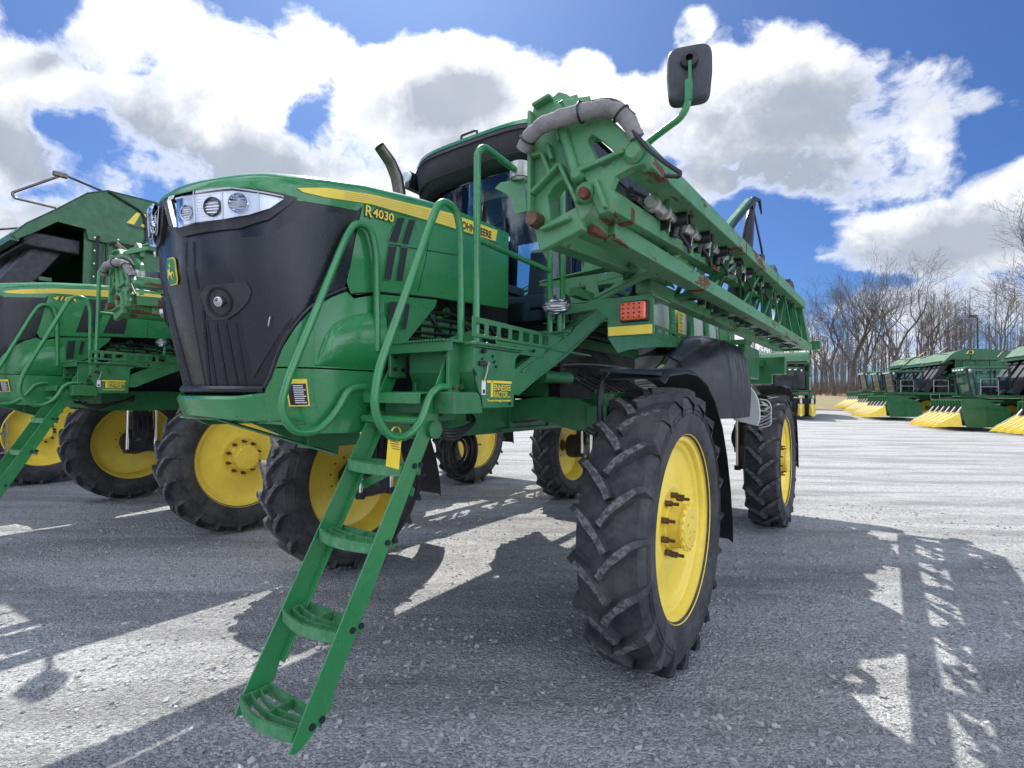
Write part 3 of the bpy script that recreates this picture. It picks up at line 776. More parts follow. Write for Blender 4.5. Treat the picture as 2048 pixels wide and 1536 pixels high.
    bx.box((1.02, -1.19, 2.028), (.49, .45, .016)); bx.box((1.0, -1.44, 1.72), (.5, .22, .11)); bx.box((1.14, -1.44, 1.90), (.02, .09, .26)); bx.box((1.07, -1.40, 1.87), (.10, .03, .22))
    box_ = P(bx, 'storage_box', 'green_dk', bevel=.004)
    sm = MB(); sm.prism([(-1.415, 1.89), (-1.405, 1.89), (-1.385, 1.87), (-1.385, 1.86), (-1.41, 1.87)], lambda a, b: Vector((1.25, a, b)), (.004, 0, 0))
    sm.tube([(1.252, -1.408, 1.90), (1.252, -1.400, 1.85), (1.252, -1.392, 1.80), (1.252, -1.345, 1.75), (1.252, -1.335, 1.70)], .003, 4); sm.box((1.251, -1.2, 2.008), (.004, .42, .006)); P(sm, 'seam', 'dark', box_)
    FT = lambda y0, z0: (lambda u, v: (Vector((1.2505, y0 + u, z0 + v - .0 * u)), Vector((1, 0, 0))))
    if True:
        tb = MB(); tb.box((1.252, -1.185, 1.833), (.003, .225, .013)); tb.box((1.252, -1.253, 1.795), (.003, .020, .088))
        for dz in (1.738,): pass
        P(tb, 'lettering_bar', 'yellow_decal', box_)
        text_mesh('ENNESSEE', .045, FT(-1.238, 1.788), .003, .0005, fit=.158).build('lettering', 'yellow_decal', box_)
        text_mesh('RACTOR', .047, FT(-1.238, 1.749), .003, .0005, fit=.128).build('lettering', 'yellow_decal', box_)
        text_mesh('LLC', .013, FT(-1.105, 1.749), .003, .0005, fit=.022).build('lettering', 'yellow_decal', box_)
        text_mesh('"Success through Innovation"', .0165, FT(-1.296, 1.728), .003, .0006, fit=.222).build('lettering', 'yellow_decal', box_)
    wl = MB(); wl.box((1.252, -1.325, 1.80), (.003, .032, .075)); wlb = P(wl, 'barcode_sticker', 'white', box_)
    wl = MB()
    wl.box((1.254, -1.325, 1.78), (.002, .018, .022)); P(wl, 'sticker_print', 'decal_black', box_)
    lt = MB(); lt.cyl((1.25, -1.325, 1.925), (1.262, -1.325, 1.925), .016, n=14); lt.box((1.258, -1.345, 1.925), (.014, .05, .022)); P(lt, 'box_latch', 'black', box_)
    cn = MB(); cn.tube([(1.268, -1.31, 1.925), (1.268, -1.315, 1.89), (1.262, -1.325, 1.85), (1.262, -1.335, 1.835)], .004, 6); cn.cyl((1.26, -1.31, 1.925), (1.275, -1.31, 1.925), .010, n=8); P(cn, 'latch_chain', 'galv', box_)
    bd = MB()
    for y, z in ((-1.34, 1.99), (-1.34, 1.95), (-1.25, 1.97), (-1.235, 1.94), (-1.22, 1.915), (-1.09, 1.715)): bd.cyl((1.25, y, z), (1.258, y, z), .007, n=8)
    bd.cyl((1.22, -1.34, 1.99), (1.275, -1.34, 1.99), .012, n=8); split_build(bd, 'bolt', 'bolt', box_)
    # brackets, bolts and plates behind the ladder
    fb = MB(); fb.box((.72, -1.44, 1.93), (.02, .12, .15)); fb.box((.80, -1.36, 1.72), (.03, .05, .22)); fb.box((1.0, -1.33, 1.80), (.05, .05, .06)); fb.prism([(-1.50, 1.62), (-1.30, 1.62), (-1.28, 1.70), (-1.36, 1.78), (-1.44, 1.78)], lambda a, b: Vector((1.02, a, b)), (.012, 0, 0)); split_build(fb, 'mounting_bracket', 'green_dk', root, bevel=.004)
    fb = MB()
    for x, y, z in ((.735, -1.47, 1.97), (.735, -1.41, 1.90), (.735, -1.47, 1.90), (1.04, -1.42, 1.66), (1.04, -1.34, 1.70), (1.255, -1.30, 2.03), (1.255, -1.05, 2.03), (1.255, -.85, 2.03)): fb.cyl((x - .006, y, z), (x + .008, y, z), .011, n=8)
    split_build(fb, 'bolt', 'bolt', root)
    fb = MB()
    for k in range(4): fb.tube(fillet([(.9, -1.5 + .05 * k, 1.60), (1.0, -1.3, 1.55 - .02 * k), (.95, -1.0, 1.60), (.7, -.8, 1.66 - .02 * k)], .12), .011, 7)
    P(fb, 'hydraulic_hose', 'hose')
    # pole and rails
    po = MB(); po.tube(fillet([(1.215, -1.345, 1.93), (1.2, -1.335, 3.06), (1.2, -1.28, 3.11), (1.2, -.94, 3.09)], .06), .0195, 14); P(po, 'grab_pole', 'green')
    ra = MB(); ra.tube([(1.2, -1.33, 2.59), (1.18, -.56, 2.585)], .0165, 12); ra.tube([(1.15, -.50, 3.25), (1.15, -.49, 2.17)], .0195, 12); ra.tube([(1.19, -.40, 3.25), (1.19, -.39, 2.17)], .0195, 12); split_build(ra, 'guard_rail', 'green', root)
    cl = MB(); cl.lathe([(-.045, .05), (-.045, .062), (.045, .062), (.045, .05)], (1.20, -.93, 3.10), (0, 0, 1), 20); P(cl, 'foam_wrap', 'galv')
    cb = MB(); cb.prism([(0, 0), (.15, 0), (.17, -.2), (.09, -.21), (.075, -.10), (-.04, -.03)], lambda a, b: Vector((1.07 + a, -.95 + .2 * a, 3.06 + b)), (0, .006, 0)); P(cb, 'clamp_bracket', 'green')
    # decals on the chassis
    d1 = MB(); d1.box((.589, .02, 1.645), (.004, .14, .10)); P(d1, 'warning_decal', 'yellow_decal'); d1 = MB(); d1.box((.592, .02, 1.64), (.003, .125, .082)); P(d1, 'decal_panel', 'decal_black')
    d1 = MB(); d1.box((.589, .18, 1.635), (.004, .035, .055)); d1.box((.589, .62, 1.63), (.004, .14, .065)); d1.box((.589, .62, 1.675), (.004, .12, .012)); split_build(d1, 'white_decal', 'white', root)
    # ---- diagonal brace, bracket arms, amber lamp
    bc = MB()
    pl_ = [(-1.06, 1.885), (-.42, 2.19), (-.12, 2.35), (.06, 2.44), (.25, 2.44), (.22, 2.37), (-.42, 2.02), (-.98, 1.765), (-1.12, 1.76)]
    bc.prism(pl_, lambda y, z: Vector((1.226, y, z)), (.006, 0, 0))
    for (p, q) in (((-1.06, 1.885), (-.12, 2.35)), ((-.98, 1.765), (.22, 2.37))): bc.beam((1.215, p[0], p[1]), (1.215, q[0], q[1]), .045, .007, up=(0, -.4, .9))
    bc.tube([(1.236, -.95, 1.90), (1.236, -.35, 2.19), (1.236, -.30, 2.24), (1.236, .0, 2.39)], .008, 6)
    for y, z in ((-.45, 2.155), (-.60, 2.08), (-.05, 2.40)): bc.cyl((1.23, y, z), (1.25, y, z), .014, n=8)
    P(bc, 'diagonal_brace', 'green_dk', bevel=.003)
    bk = MB()
    # boom cradle: upper arm, webbed lower arm
    bk.box((1.30, .28, 2.66), (1.02, .12, .05)); bk.box((1.06, .28, 2.80), (.10, .12, .28))
    arm = [(.82, 2.635), (1.42, 2.64), (1.80, 2.70), (1.84, 2.66), (1.62, 2.58), (1.36, 2.46), (1.18, 2.42), (1.10, 2.44), (1.08, 2.50), (.98, 2.585), (.82, 2.61)]
    bk.prism(arm, lambda x, z: Vector((x, -.1, z)), (0, .012, 0), [[(1.12, 2.56), (1.22, 2.57), (1.20, 2.49), (1.16, 2.48)], [(1.30, 2.58), (1.52, 2.60), (1.40, 2.53), (1.32, 2.50)]])
    bk.beam((.82, -.05, 2.64), (1.83, -.05, 2.715), .12, .012); bk.beam((1.15, -.05, 2.42), (1.83, -.05, 2.665), .12, .012)
    bk.box((1.82, .10, 2.70), (.04, .34, .10))
    P(bk, 'boom_cradle', 'boomcast', bevel=.004)
    ap = MB(); ap.prism([(1.42, 2.345), (1.60, 2.36), (1.865, 2.35), (1.885, 2.33), (1.885, 2.118), (1.60, 2.12), (1.595, 2.24), (1.52, 2.30), (1.28, 2.285), (1.20, 2.30), (1.24, 2.36)], lambda x, z: Vector((x, -.55 + .0 * x, z)), (0, .008, 0)); ap.box((1.50, -.40, 2.355), (.76, .30, .008))
    ap.box((1.25, .1, 2.475), (.06, .9, .06))
    P(ap, 'lamp_bracket', 'green_dk', bevel=.003)
    al = MB(); al.box((1.768, -.575, 2.265), (.155, .04, .105)); P(al, 'amber_lamp', 'amber', bevel=.012)
    ab = MB(); ab.box((1.770, -.555, 2.265), (.175, .03, .125)); P(ab, 'lamp_housing', 'black', bevel=.01)
    ad = MB()
    for i in range(4):
        for j in range(4): ad.cyl((1.715 + .033 * i, -.5965, 2.226 + .026 * j), (1.715 + .033 * i, -.5985, 2.226 + .026 * j), .006, n=8)
    split_build(ad, 'lamp_reflector_dot', 'rust', root)
    yr = MB(); yr.box((1.74, -.556, 2.155), (.275, .006, .055)); P(yr, 'reflective_strip', 'yellow_decal', bevel=.002)
    ov = MB()
    oc = Vector((1.36, -.76, 2.30)); on = Vector((.35, -.93, -.05)).normalized()
    def ellip(mb, prof, c, n, kx, kz, seg=32):
        u = Vector((-n.y, n.x, 0)).normalized(); w = n.cross(u)
        G = [[c + n * a + u * math.cos(2 * PI * j / seg) * r * kx + w * math.sin(2 * PI * j / seg) * r * kz for j in range(seg + 1)] for a, r in prof]
        mb.grid(G)
    ellip(ov, [(-.05, .1), (-.05, .8), (0, 1.0), (.012, 1.0), (.012, .92)], oc, on, .088, .048); wl_ = P(ov, 'work_lamp', 'black')
    ov = MB(); ellip(ov, [(.006, .94), (-.01, .8), (-.02, .3), (-.02, .01)], oc, on, .088, .048); P(ov, 'lamp_reflector', 'chrome', wl_)
    ov = MB()
    for q in range(-2, 3):
        hw = .075 * math.sqrt(1 - (q / 3) ** 2); u = Vector((-on.y, on.x, 0)).normalized()
        ov.tube([oc + on * .004 - u * hw + Vector((0, 0, .014 * q)), oc + on * .004 + u * hw + Vector((0, 0, .014 * q))], .004, 5)
    P(ov, 'lamp_rib', 'steel', wl_)
    ov = MB(); ellip(ov, [(.012, .97), (.022, .7), (.026, .01)], oc, on, .088, .048); P(ov, 'lens_glass', 'lens', wl_)
    ov = MB(); ov.cyl(oc + Vector((0, .03, -.04)), oc + Vector((0, .03, -.15)), .014, n=8); ov.box((1.33, -.72, 2.15), (.18, .06, .008)); P(ov, 'lamp_stalk', 'green_dk', wl_)
    # ---- fenders
    for sg in (1, -1):
        for y0, kind in ((0, 'f'), (WB, 'r')):
            fd = MB()
            if kind == 'f':
                cur = [(-.46, 1.60), (-.47, 1.78), (-.42, 1.88), (-.34, 1.93), (.0, 1.96), (.25, 1.955), (.5, 1.90), (.75, 1.77), (.98, 1.55), (1.14, 1.30), (1.26, 1.02), (1.33, .75), (1.35, .55)]
                G = [[Vector((sg * x, y0 + a, b + (.0 if 0 < q < 4 else -.03))) for q, x in enumerate((1.52, 1.55, 1.70, 1.87, 1.91))] for a, b in cur[2:]]
                fd.sheet(G, lambda p: Vector((0, -.004, -.012)))
                fd.tube(fillet([(sg * 1.50, y0 - .43, 1.50), (sg * 1.50, y0 - .46, 1.78), (sg * 1.50, y0 - .36, 1.92), (sg * 1.52, y0, 1.945)], .08), .022, 8)
                fd.beam((sg * 1.50, y0 - .42, 1.93), (sg * 1.88, y0 - .42, 1.90), .05, .02)
                fd.tube([(sg * 1.40, y0 - .43, 1.55), (sg * 1.50, y0 - .43, 1.50)], .02, 8)
            else:
                cur = [(-1.0, 1.35), (-.85, 1.62), (-.55, 1.86), (-.15, 1.95), (.2, 1.96), (.55, 1.88), (.85, 1.67), (1.05, 1.40), (1.16, 1.1), (1.20, .80), (1.20, .74)]
                G = [[Vector((sg * x, y0 + a, b + (.0 if 0 < q < 4 else -.03))) for q, x in enumerate((1.50, 1.54, 1.70, 1.88, 1.93))] for a, b in cur[3:]]
                fd.sheet(G, lambda p: Vector((0, -.004, -.012)))
            P(fd, 'fender', 'cover')
    # ribbed black side tank cover behind the front wheel
    for sg in (1, -1):
        rt = MB(); G = []
        for i in range(81):
            y = 1.75 + 1.42 * i / 80; q = min(1., max(0., (y - 1.75) / .6)); q = q * q * (3 - 2 * q)
            rib = .045 * (.5 - .5 * math.cos(2 * PI * (y - 2.32) / .17)) if y > 2.32 else 0
            row = []
            for (x, z) in ((.75, 2.40), (1.10, 2.43), (1.38, 2.42), (1.56, 2.35), (1.66, 2.20), (1.69, 2.0), (1.69, 1.75), (1.68, 1.56)):
                xx = .75 + (x - .75) * (.70 + .30 * q); zz = z - (.22 * (1 - q) if z > 1.9 else 0)
                row.append(Vector((sg * (xx + rib * (x > 1.4)), y, zz + rib * .7 * (z > 2.3))))
            G.append(row)
        rt.sheet(G, lambda p: Vector((-.02 * sg, 0, -.01)))
        P(rt, 'side_cover', 'cover')
    # pale sump cover with cables behind it
    sc = MB(); sc.prism([(1.60, 1.95), (1.68, 1.92), (1.74, 1.84), (1.78, 1.75), (1.797, 1.62), (1.795, 1.52), (1.77, 1.44), (1.50, 1.50), (1.50, 1.54), (1.66, 1.58), (1.66, 1.86), (1.60, 1.88)], lambda a, b: Vector((a, 3.28, b)), (0, .05, 0)); P(sc, 'sump_guard', 'tankwhite', bevel=.01)
    sc = MB()
    for k in range(4): sc.tube(fillet([(1.78, 3.34, 1.76 - .07 * k), (1.88, 3.42, 1.74 - .06 * k), (1.91, 3.40, 1.60 - .05 * k), (1.77, 3.36, 1.50 - .03 * k)], .06), .008, 8)
    P(sc, 'valve_hose', 'galv')
    # ---- spray tank with straps, walkway rail
    tk = MB(); G = []
    for i in range(17):
        y = 1.85 + 3.0 * i / 16; e = 1 - .16 * (abs(i - 8) / 8) ** 4; row = []
        for j in range(33):
            t = 2 * PI * j / 32; cx = math.copysign(abs(math.cos(t)) ** .55, math.cos(t)); cz = math.copysign(abs(math.sin(t)) ** .7, math.sin(t))
            row.append(Vector((1.12 * e * cx, y, 2.55 + .62 * e * cz)))
        G.append(row)
    tk.grid(G); tk.grid([[Vector((0, 1.85, 2.55))] * 33, G[0]]); tk.grid([G[-1], [Vector((0, 4.85, 2.55))] * 33])
    tank = P(tk, 'spray_tank', 'tankwhite')
    sp = MB()
    for y in (2.05, 2.75, 3.45, 4.15, 4.7):
        row = []
        for j in range(33):
            t = 2 * PI * j / 32; cx = math.copysign(abs(math.cos(t)) ** .55, math.cos(t)); cz = math.copysign(abs(math.sin(t)) ** .7, math.sin(t))
            row.append((1.14 * cx, y, 2.55 + .635 * cz))
        sp.grid([[Vector((a, b - .07, c)) for a, b, c in row], [Vector((a * 1.02, b - .07, 2.55 + (c - 2.55) * 1.02)) for a, b, c in row], [Vector((a * 1.02, b + .07, 2.55 + (c - 2.55) * 1.02)) for a, b, c in row], [Vector((a, b + .07, c)) for a, b, c in row]], False)
    P(sp, 'tank_strap', 'green', tank)
    gg = MB(); gg.box((1.128, 2.40, 2.55), (.01, .14, .5)); P(gg, 'level_gauge', 'yellow_decal', tank)
    gg = MB()
    for k in range(10): gg.box((1.135, 2.40, 2.34 + .045 * k), (.004, .06 if k % 2 else .10, .006))
    P(gg, 'gauge_mark', 'decal_black', tank)
    wr = MB(); wr.prism([(.5, 2.46), (4.9, 2.46), (4.9, 2.34), (.5, 2.34)], lambda a, b: Vector((1.20, a, b)), (.008, 0, 0), [[(y, 2.37), (y, 2.43), (y + .15, 2.43), (y + .15, 2.37)] for y in [.6 + .21 * k for k in range(20)]])
    wr.box((1.05, 2.7, 2.33), (.30, 4.4, .012)); wr.box((1.1, 4.9, 2.62), (.5, .12, .07)); wr.box((.98, .35, 2.35), (.5, .5, .01))
    P(wr, 'walkway', 'green_dk')
    # under-cab structure and added shadow blocks
    uc = MB(); uc.box((0, .9, 2.22), (1.7, 1.9, .10)); uc.box((.62, .3, 2.05), (.25, .8, .28)); uc.prism([(.30, 2.36), (2.3, 2.42), (2.3, 2.32), (1.3, 2.24), (.75, 2.17), (.50, 2.12), (.32, 2.22)], lambda a, b: Vector((1.195, a, b)), (.01, 0, 0)); P(uc, 'cab_floor', 'green_dk', bevel=.004)
    ub = MB(); ub.box((.2, .75, 1.95), (1.5, 1.5, .42)); P(ub, 'under_shadow_block', 'dark')  # added dark block that fills holes in the machine's cast shadow
    ub = MB(); ub.box((-.95, .25, 1.93), (.62, 2.6, .34)); ub.box((-1.05, -1.0, 2.05), (.4, .9, .10)); P(ub, 'side_shadow_block', 'black', bevel=.03)  # unseen far-side boxes added to stop sun leaking through the shadow
    # ---- cab
    cz0, cz1 = 2.28, 3.74
    roof = MB(); G = []
    for (y, zt, hw) in ((-.14, 3.93, .74), (-.12, 3.97, .77), (.05, 4.00, .79), (.5, 4.05, .80), (1.2, 4.06, .80), (1.75, 4.00, .79), (1.85, 3.92, .76)):
        row = []
        for j in range(17):
            t = -1 + 2 * j / 16; x = .12 + (hw + .09) * t; row.append(Vector((x, y + (.20 * t ** 6 + .03 * t * t if y < 0.06 else 0), zt - .09 * abs(t) ** 6)))
        G.append(row)
    roof.grid(G); r_ = P(roof, 'cab_roof', 'green')
    vs = MB(); G = []
    for (dz, dy) in ((.015, 0), (-.02, -.015), (-.04, -.012), (-.17, .03), (-.245, .09), (-.255, .12), (-.25, .38)):
        row = []
        for j in range(17):
            t = -1 + 2 * j / 16; hw = .83; row.append(Vector((.12 + hw * t, -.13 + dy + .20 * t ** 6 + .03 * t * t, 3.925 - .09 * t ** 6 + dz - .05 * t ** 8 * (dz < -.1))))
        G.append(row)
    vs.grid(G); vs.box((.12, 1.0, 3.76), (1.74, 1.5, .06)); vs.box((.98, .85, 3.83), (.06, 1.75, .16)); vs.box((-.74, .85, 3.83), (.06, 1.75, .16)); vs.box((0, 1.80, 3.84), (1.5, .06, .2))
    P(vs, 'roof_visor', 'black', r_)
    hn = MB(); hn.tube([(.12 + .83 * t, -.155 + .20 * t ** 6 + .03 * t * t, 3.885 - .09 * t ** 6) for t in [-1 + i / 8 for i in range(17)]], .006, 5); hn.tube([(.12 + .83 * t, -.10 + .20 * t ** 6 + .03 * t * t, 3.72 - .09 * t ** 6) for t in [-.9 + i * .1125 for i in range(17)]], .009, 5); P(hn, 'visor_trim', 'hose', r_)
    hn = MB(); hn.tube(fillet([(-.08, .0, 4.0), (-.08, 0, 4.08), (.10, 0, 4.08), (.10, 0, 4.0)], .02, 3), .011, 8); P(hn, 'roof_handle', 'black', r_)
    for x in (-.62, .86):
        rl = MB(); cc = Vector((x, -.135, 3.79)); nn = Vector((.25 * (1 if x > 0 else -1), -.95, -.25)).normalized(); ellip(rl, [(0, 1.), (.012, .9), (.016, .01)], cc, nn, .075, .045, 24); P(rl, 'roof_lamp', 'reflector', r_)
    pi = MB()
    for sg, o_ in ((-1, .06), (1, .12)):
        pi.beam((o_ + sg * .74, .28, cz0), (o_ + sg * .72, .16, cz1), .07, .09, up=(0, 1, 0)); pi.beam((o_ + sg * .80, 1.72, cz0), (o_ + sg * .76, 1.72, cz1), .09, .07, up=(0, 1, 0)); pi.beam((o_ + sg * .82, .95, cz0), (o_ + sg * .78, .95, cz1), .04, .05, up=(0, 1, 0))
        pi.box((o_ + sg * .80, 1.0, cz0 + .10), (.05, 1.5, .22))
    pi.box((0, .27, cz0 + .05), (1.44, .06, .16)); pi.box((0, 1.74, cz0 + .15), (1.6, .06, .36)); pi.beam((-.06, .22, 2.3), (-.20, -.08, 3.02), .04, .06); pi.box((0, .2, 3.68), (1.4, .06, .10)); pi.box((0, 1.74, 3.68), (1.5, .06, .12))
    P(pi, 'cab_frame', 'black', bevel=.01)
    gl = MB(); G = []
    for j in range(9):
        z = 2.36 + (3.66 - 2.36) * j / 8; y = .24 - .10 * (j / 8)
        G.append([Vector((.09 + .74 * t, y - .10 * (1 - t * t), z)) for t in [-1 + 2 * i / 12 for i in range(13)]])
    gl.sheet(G, lambda p: Vector((0, .006, 0))); P(gl, 'windscreen', 'glass')
    gl = MB(); gl.box((0, 1.74, 3.10), (1.46, .006, 1.1)); P(gl, 'rear_window', 'glass')
    for sg in (-1, 1):
        gl = MB(); gl.box((.09 + sg * .80, .60, 3.0), (.006, .62, 1.3)); gl.box((.09 + sg * .80, 1.34, 3.1), (.006, .70, 1.1)); P(gl, 'side_window', 'glass')
    wp = MB(); wp.tube([(.30, .10, 2.40), (.36, .075, 3.0)], .008, 6); wp.box((.36, .07, 2.98), (.016, .014, .6)); P(wp, 'windscreen_wiper', 'black')
    bl = MB(); bl.box((0, .30, 3.62), (1.3, .02, .09)); P(bl, 'sun_blind', 'beige')
    # interior
    se = MB(); se.box((0, 1.15, 2.72), (.52, .50, .14)); se.box((0, 1.42, 3.08), (.50, .14, .66), Matrix.Rotation(-.12, 3, 'X')); se.box((0, 1.46, 3.48), (.28, .10, .18)); se.box((.0, 1.15, 2.50), (.36, .40, .34)); se.box((.33, 1.1, 2.92), (.09, .42, .07)); se.box((-.33, 1.1, 2.92), (.12, .46, .10))
    P(se, 'driver_seat', 'seat', bevel=.03)
    sw = MB(); c = Vector((-.02, .62, 3.42)); Rm = Matrix.Rotation(.75, 3, 'X')
    ring = [c + Rm @ Vector((.20 * math.cos(2 * PI * i / 32), .20 * math.sin(2 * PI * i / 32), 0)) for i in range(33)]
    sw.tube(ring, .015, 10)
    for a in (.5, 2.6, 4.7): sw.tube([c, c + Rm @ Vector((.19 * math.cos(a), .19 * math.sin(a), 0))], .014, 6)
    sw.ball(c, .05, 12, (1, 1, .5)); stw = P(sw, 'steering_wheel', 'black')
    sw = MB(); sw.tube([c, c + Vector((0, -.14, -.35)), (-.02, .40, 2.4)], [.04, .06, .09], 10); P(sw, 'steering_column', 'black', stw)
    cn = MB(); cn.box((-.45, 1.0, 2.75), (.25, .7, .4)); cn.box((-.50, .62, 3.18), (.22, .05, .18)); cn.box((.55, 1.1, 2.65), (.16, .8, .3)); cn.box((0, .36, 2.5), (.8, .12, .18)); P(cn, 'console', 'seat', bevel=.02)
    # mirrors
    mi = MB()
    mc = Vector((2.07, -.50, 3.60)); R_ = Matrix.Rotation(math.radians(17), 3, 'Z')
    def MP(u, v, w): return mc + R_ @ Vector((u, w, v))
    shp = []
    for k in range(32):
        t = 2 * PI * k / 32; shp.append((.124 * math.copysign(abs(math.cos(t)) ** .38, math.cos(t)), .168 * math.copysign(abs(math.sin(t)) ** .38, math.sin(t))))
    rings = [(.82, -.035), (.93, -.028), (1., -.005), (1., .022), (.95, .028)]
    G = [[MP(a * k * (1 - .06 * (b < 0)), b * k, w) for a, b in shp + [shp[0]]] for k, w in rings]
    mi.grid(G); mi.add([MP(a * .82 * (1 - .06 * (b < 0)), b * .82, -.035) for a, b in shp], [tuple(range(32))])
    mir = P(mi, 'wing_mirror', 'mirrorback')
    mg = MB(); mg.add([MP(a * .95 * (1 - .06 * (b < 0)), b * .95, .027) for a, b in shp], [tuple(range(32))]); P(mg, 'mirror_glass', 'chrome', mir)
    ma = MB(); ma.tube(fillet([(.80, .10, 3.52), (1.60, -.40, 3.17), (1.83, -.55, 3.25), (2.05, -.57, 3.335), (2.085, -.57, 3.40), (2.09, -.57, 3.50)], .10, 6), .020, 12); ma.box((2.09, -.575, 3.47), (.035, .03, .12)); ma.box((2.095, -.57, 3.56), (.016, .012, .16)); P(ma, 'mirror_arm', 'green', mir)
    ma = MB(); ma.lathe([(0, .05), (.03, .045), (.04, .02)], MP(0, .06, -.035), R_ @ Vector((0, -1, 0)), 16); P(ma, 'mirror_mount', 'black', mir)
    m2 = MB(); m2.box((-.98, .0, 3.45), (.30, .06, .30)); P(m2, 'wing_mirror', 'mirrorback', bevel=.03)
    build_boom(root)
    # far-side boom, folded along the right side
    bo = MB()
    for p, q, w in (((-2.0, -1.2, 2.86), (-1.9, 6.5, 3.35), .09), ((-1.76, -1.2, 2.66), (-2.0, 6.5, 2.63), .09), ((-1.55, -1.2, 2.57), (-1.57, 6.5, 2.63), .09)): bo.beam(p, q, w, w)
    for k in range(9): y = -.8 + .85 * k; bo.beam((-1.9, y, 2.85 + .05 * k), (-1.75, y + .45, 2.68), .04, .04)
    P(bo, 'right_boom', 'boom')
    return root
def rails():
    T = (Vector((2.045, -1.25, 2.845)), Vector((1.895, 6.5, 3.355)))
    Mi = (Vector((1.892, -1.2, 2.675)), Vector((1.69, 6.5, 3.275)))
    O = (Vector((1.80, -1.2, 2.60)), Vector((2.0, 6.5, 2.635)))
    I = (Vector((1.50, -1.2, 2.58)), Vector((1.567, 6.5, 2.635)))
    return T, Mi, O, I
def on(r, y): a, b = r; t = (y - a.y) / (b.y - a.y); return a + (b - a) * t
def build_boom(root):
    P = lambda mb, n, m, par=root, **k: mb.build(n, m, par, **k)
    T, Mi, O, I = rails()
    b = MB()
    b.beam(on(T, -1.27), on(T, 3.0), .135, .10); b.beam(on(T, 3.0), on(T, 6.45), .15, .12)
    b.beam(on(Mi, -1.22), on(Mi, 3.2), .10, .10); b.beam(on(Mi, 3.2), on(Mi, 6.3), .045, .06)
    b.beam(on(O, -1.05), on(O, 6.5), .125, .10); b.beam(on(I, .25), on(I, 6.5), .12, .095); b.beam(Vector((1.60, .2, 3.0)), Vector((1.55, 6.4, 3.30)), .06, .06)
    # front part of the inner rail is a heavier box lying a little higher
    b.beam((1.60, -1.2, 2.555), (1.50, .75, 2.72), .10, .08); b.beam((1.77, -1.22, 2.60), (1.765, .5, 2.70), .115, .10)
    boom = P(b, 'spray_boom', 'boom', bevel=.006)
    # lacing
    d = MB()
    y = -.7; k = 0
    while y < 6.2:
        st = 1.02
        d.beam(on(T, y) + Vector((-.02, 0, -.04)), on(O, y + st * .55) + Vector((-.02, 0, .04)), .020, .035); d.beam(on(O, y + st * .55) + Vector((-.02, 0, .04)), on(T, y + st) + Vector((-.02, 0, -.04)), .016, .028)
        d.beam(on(Mi, y + .1), on(I, y + st * .6), .03, .035); y += st; k += 1
    for y in (.9, 2.0, 3.1, 4.2, 5.3, 6.2):
        a = on(O, y); c = on(I, y); d.prism([(c.x, -.10), (a.x, -.22), (a.x, .05), (c.x, .10)], lambda u, v: Vector((u, y + v, (a.z + c.z) / 2 - .02)), (0, 0, .03))
        d.prism([(on(I, y).x, on(I, y).z), (on(O, y).x, on(O, y).z), (on(T, y).x, on(T, y).z), (on(Mi, y).x - .04, on(Mi, y).z)], lambda u, v: Vector((u, y + .1, v)), (0, .012, 0), [[(1.68, 2.78), (1.82, 2.78), (1.83, 3.0), (1.72, 3.0)]])
    for y in [.2 + .62 * k for k in range(10)]:
        a = on(Mi, y); c = on(I, y + .3); d.prism([(0, a.z - .03), (.34, c.z + .05), (.50, c.z + .05), (.22, a.z)], lambda u, v: Vector((1.60, y + u, v)), (.01, 0, 0))
    P(d, 'boom_lacing', 'green_dk', boom)
    # end frame
    e = MB(); e.beam(on(T, 6.45) + Vector((0, 0, -.03)), on(O, 6.5), .05, .22, up=(0, 1, 0)); e.beam(on(I, 6.5), on(O, 6.5) + Vector((.12, 0, 0)), .09, .09); e.box(on(O, 6.55) + Vector((.1, .05, .04)), (.14, .2, .14))
    e.beam(on(Mi, 6.2), on(I, 6.5), .05, .08)
    P(e, 'boom_end_frame', 'green_dk', boom, bevel=.004)
    # clamps over the top rail
    cmb = MB()
    for y, hh in ((3.1, .12), (4.9, .16)):
        p = on(T, y); cmb.prism([(-.2, 0), (-.1, hh), (.08, hh * .9), (.2, 0)], lambda u, v: p + Vector((-.06, u, v + .03)), (.10, 0, 0))
    p = on(T, 4.9); cmb.box(p + Vector((-.05, 0, .18)), (.12, .16, .10))
    split_build(cmb, 'boom_stop', 'black', boom)
    # spray pipe and nozzles between top and middle rail
    sp = MB(); nz = MB(); hs = MB(); wh = MB()
    def mid(y, f=.56): return on(T, y) * f + on(Mi, y) * (1 - f) + Vector((.0, 0, -.015))
    for y0, y1 in ((-.85, 2.95), (3.3, 6.1)):
        pass
    y = -.85; k = 0
    rr = random.Random(5)
    while y < 2.95:
        sp.cyl(mid(y), mid(y + .26), .030, n=14); sp.cyl(mid(y + .02), mid(y + .07), .042, n=14); sp.cyl(mid(y + .30), mid(y + .42), .024, n=12)
        wh.box(mid(y + .27), (.05, .05, .05)); sp.cyl(mid(y + .21), mid(y + .25), .044, n=14)
        c = mid(y + .48)
        nz = MB(); nz.cyl(c + Vector((-.05, -.04, 0)), c + Vector((.07, -.02, .0)), .040, n=14); nz.cyl(c + Vector((0, 0, .0)), c + Vector((-.02, 0, -.09)), .026, n=10); nz.ball(c + Vector((-.05, .08, -.03)), .045, 10); nz.cyl(c + Vector((.04, .06, .02)), c + Vector((.07, .06, .02)), .03, n=12)
        nz.cyl(c + Vector((0, .02, -.02)), c + Vector((-.08, .10, -.06)), .025, n=8); P(nz, 'nozzle_body', 'hose', boom)
        hs.tube(fillet([c + Vector((0, .05, -.05)), c + Vector((.04, .15, -.14)), c + Vector((-.02, .3, -.12)), c + Vector((-.03, .45, .02))], .1), .012, 6)
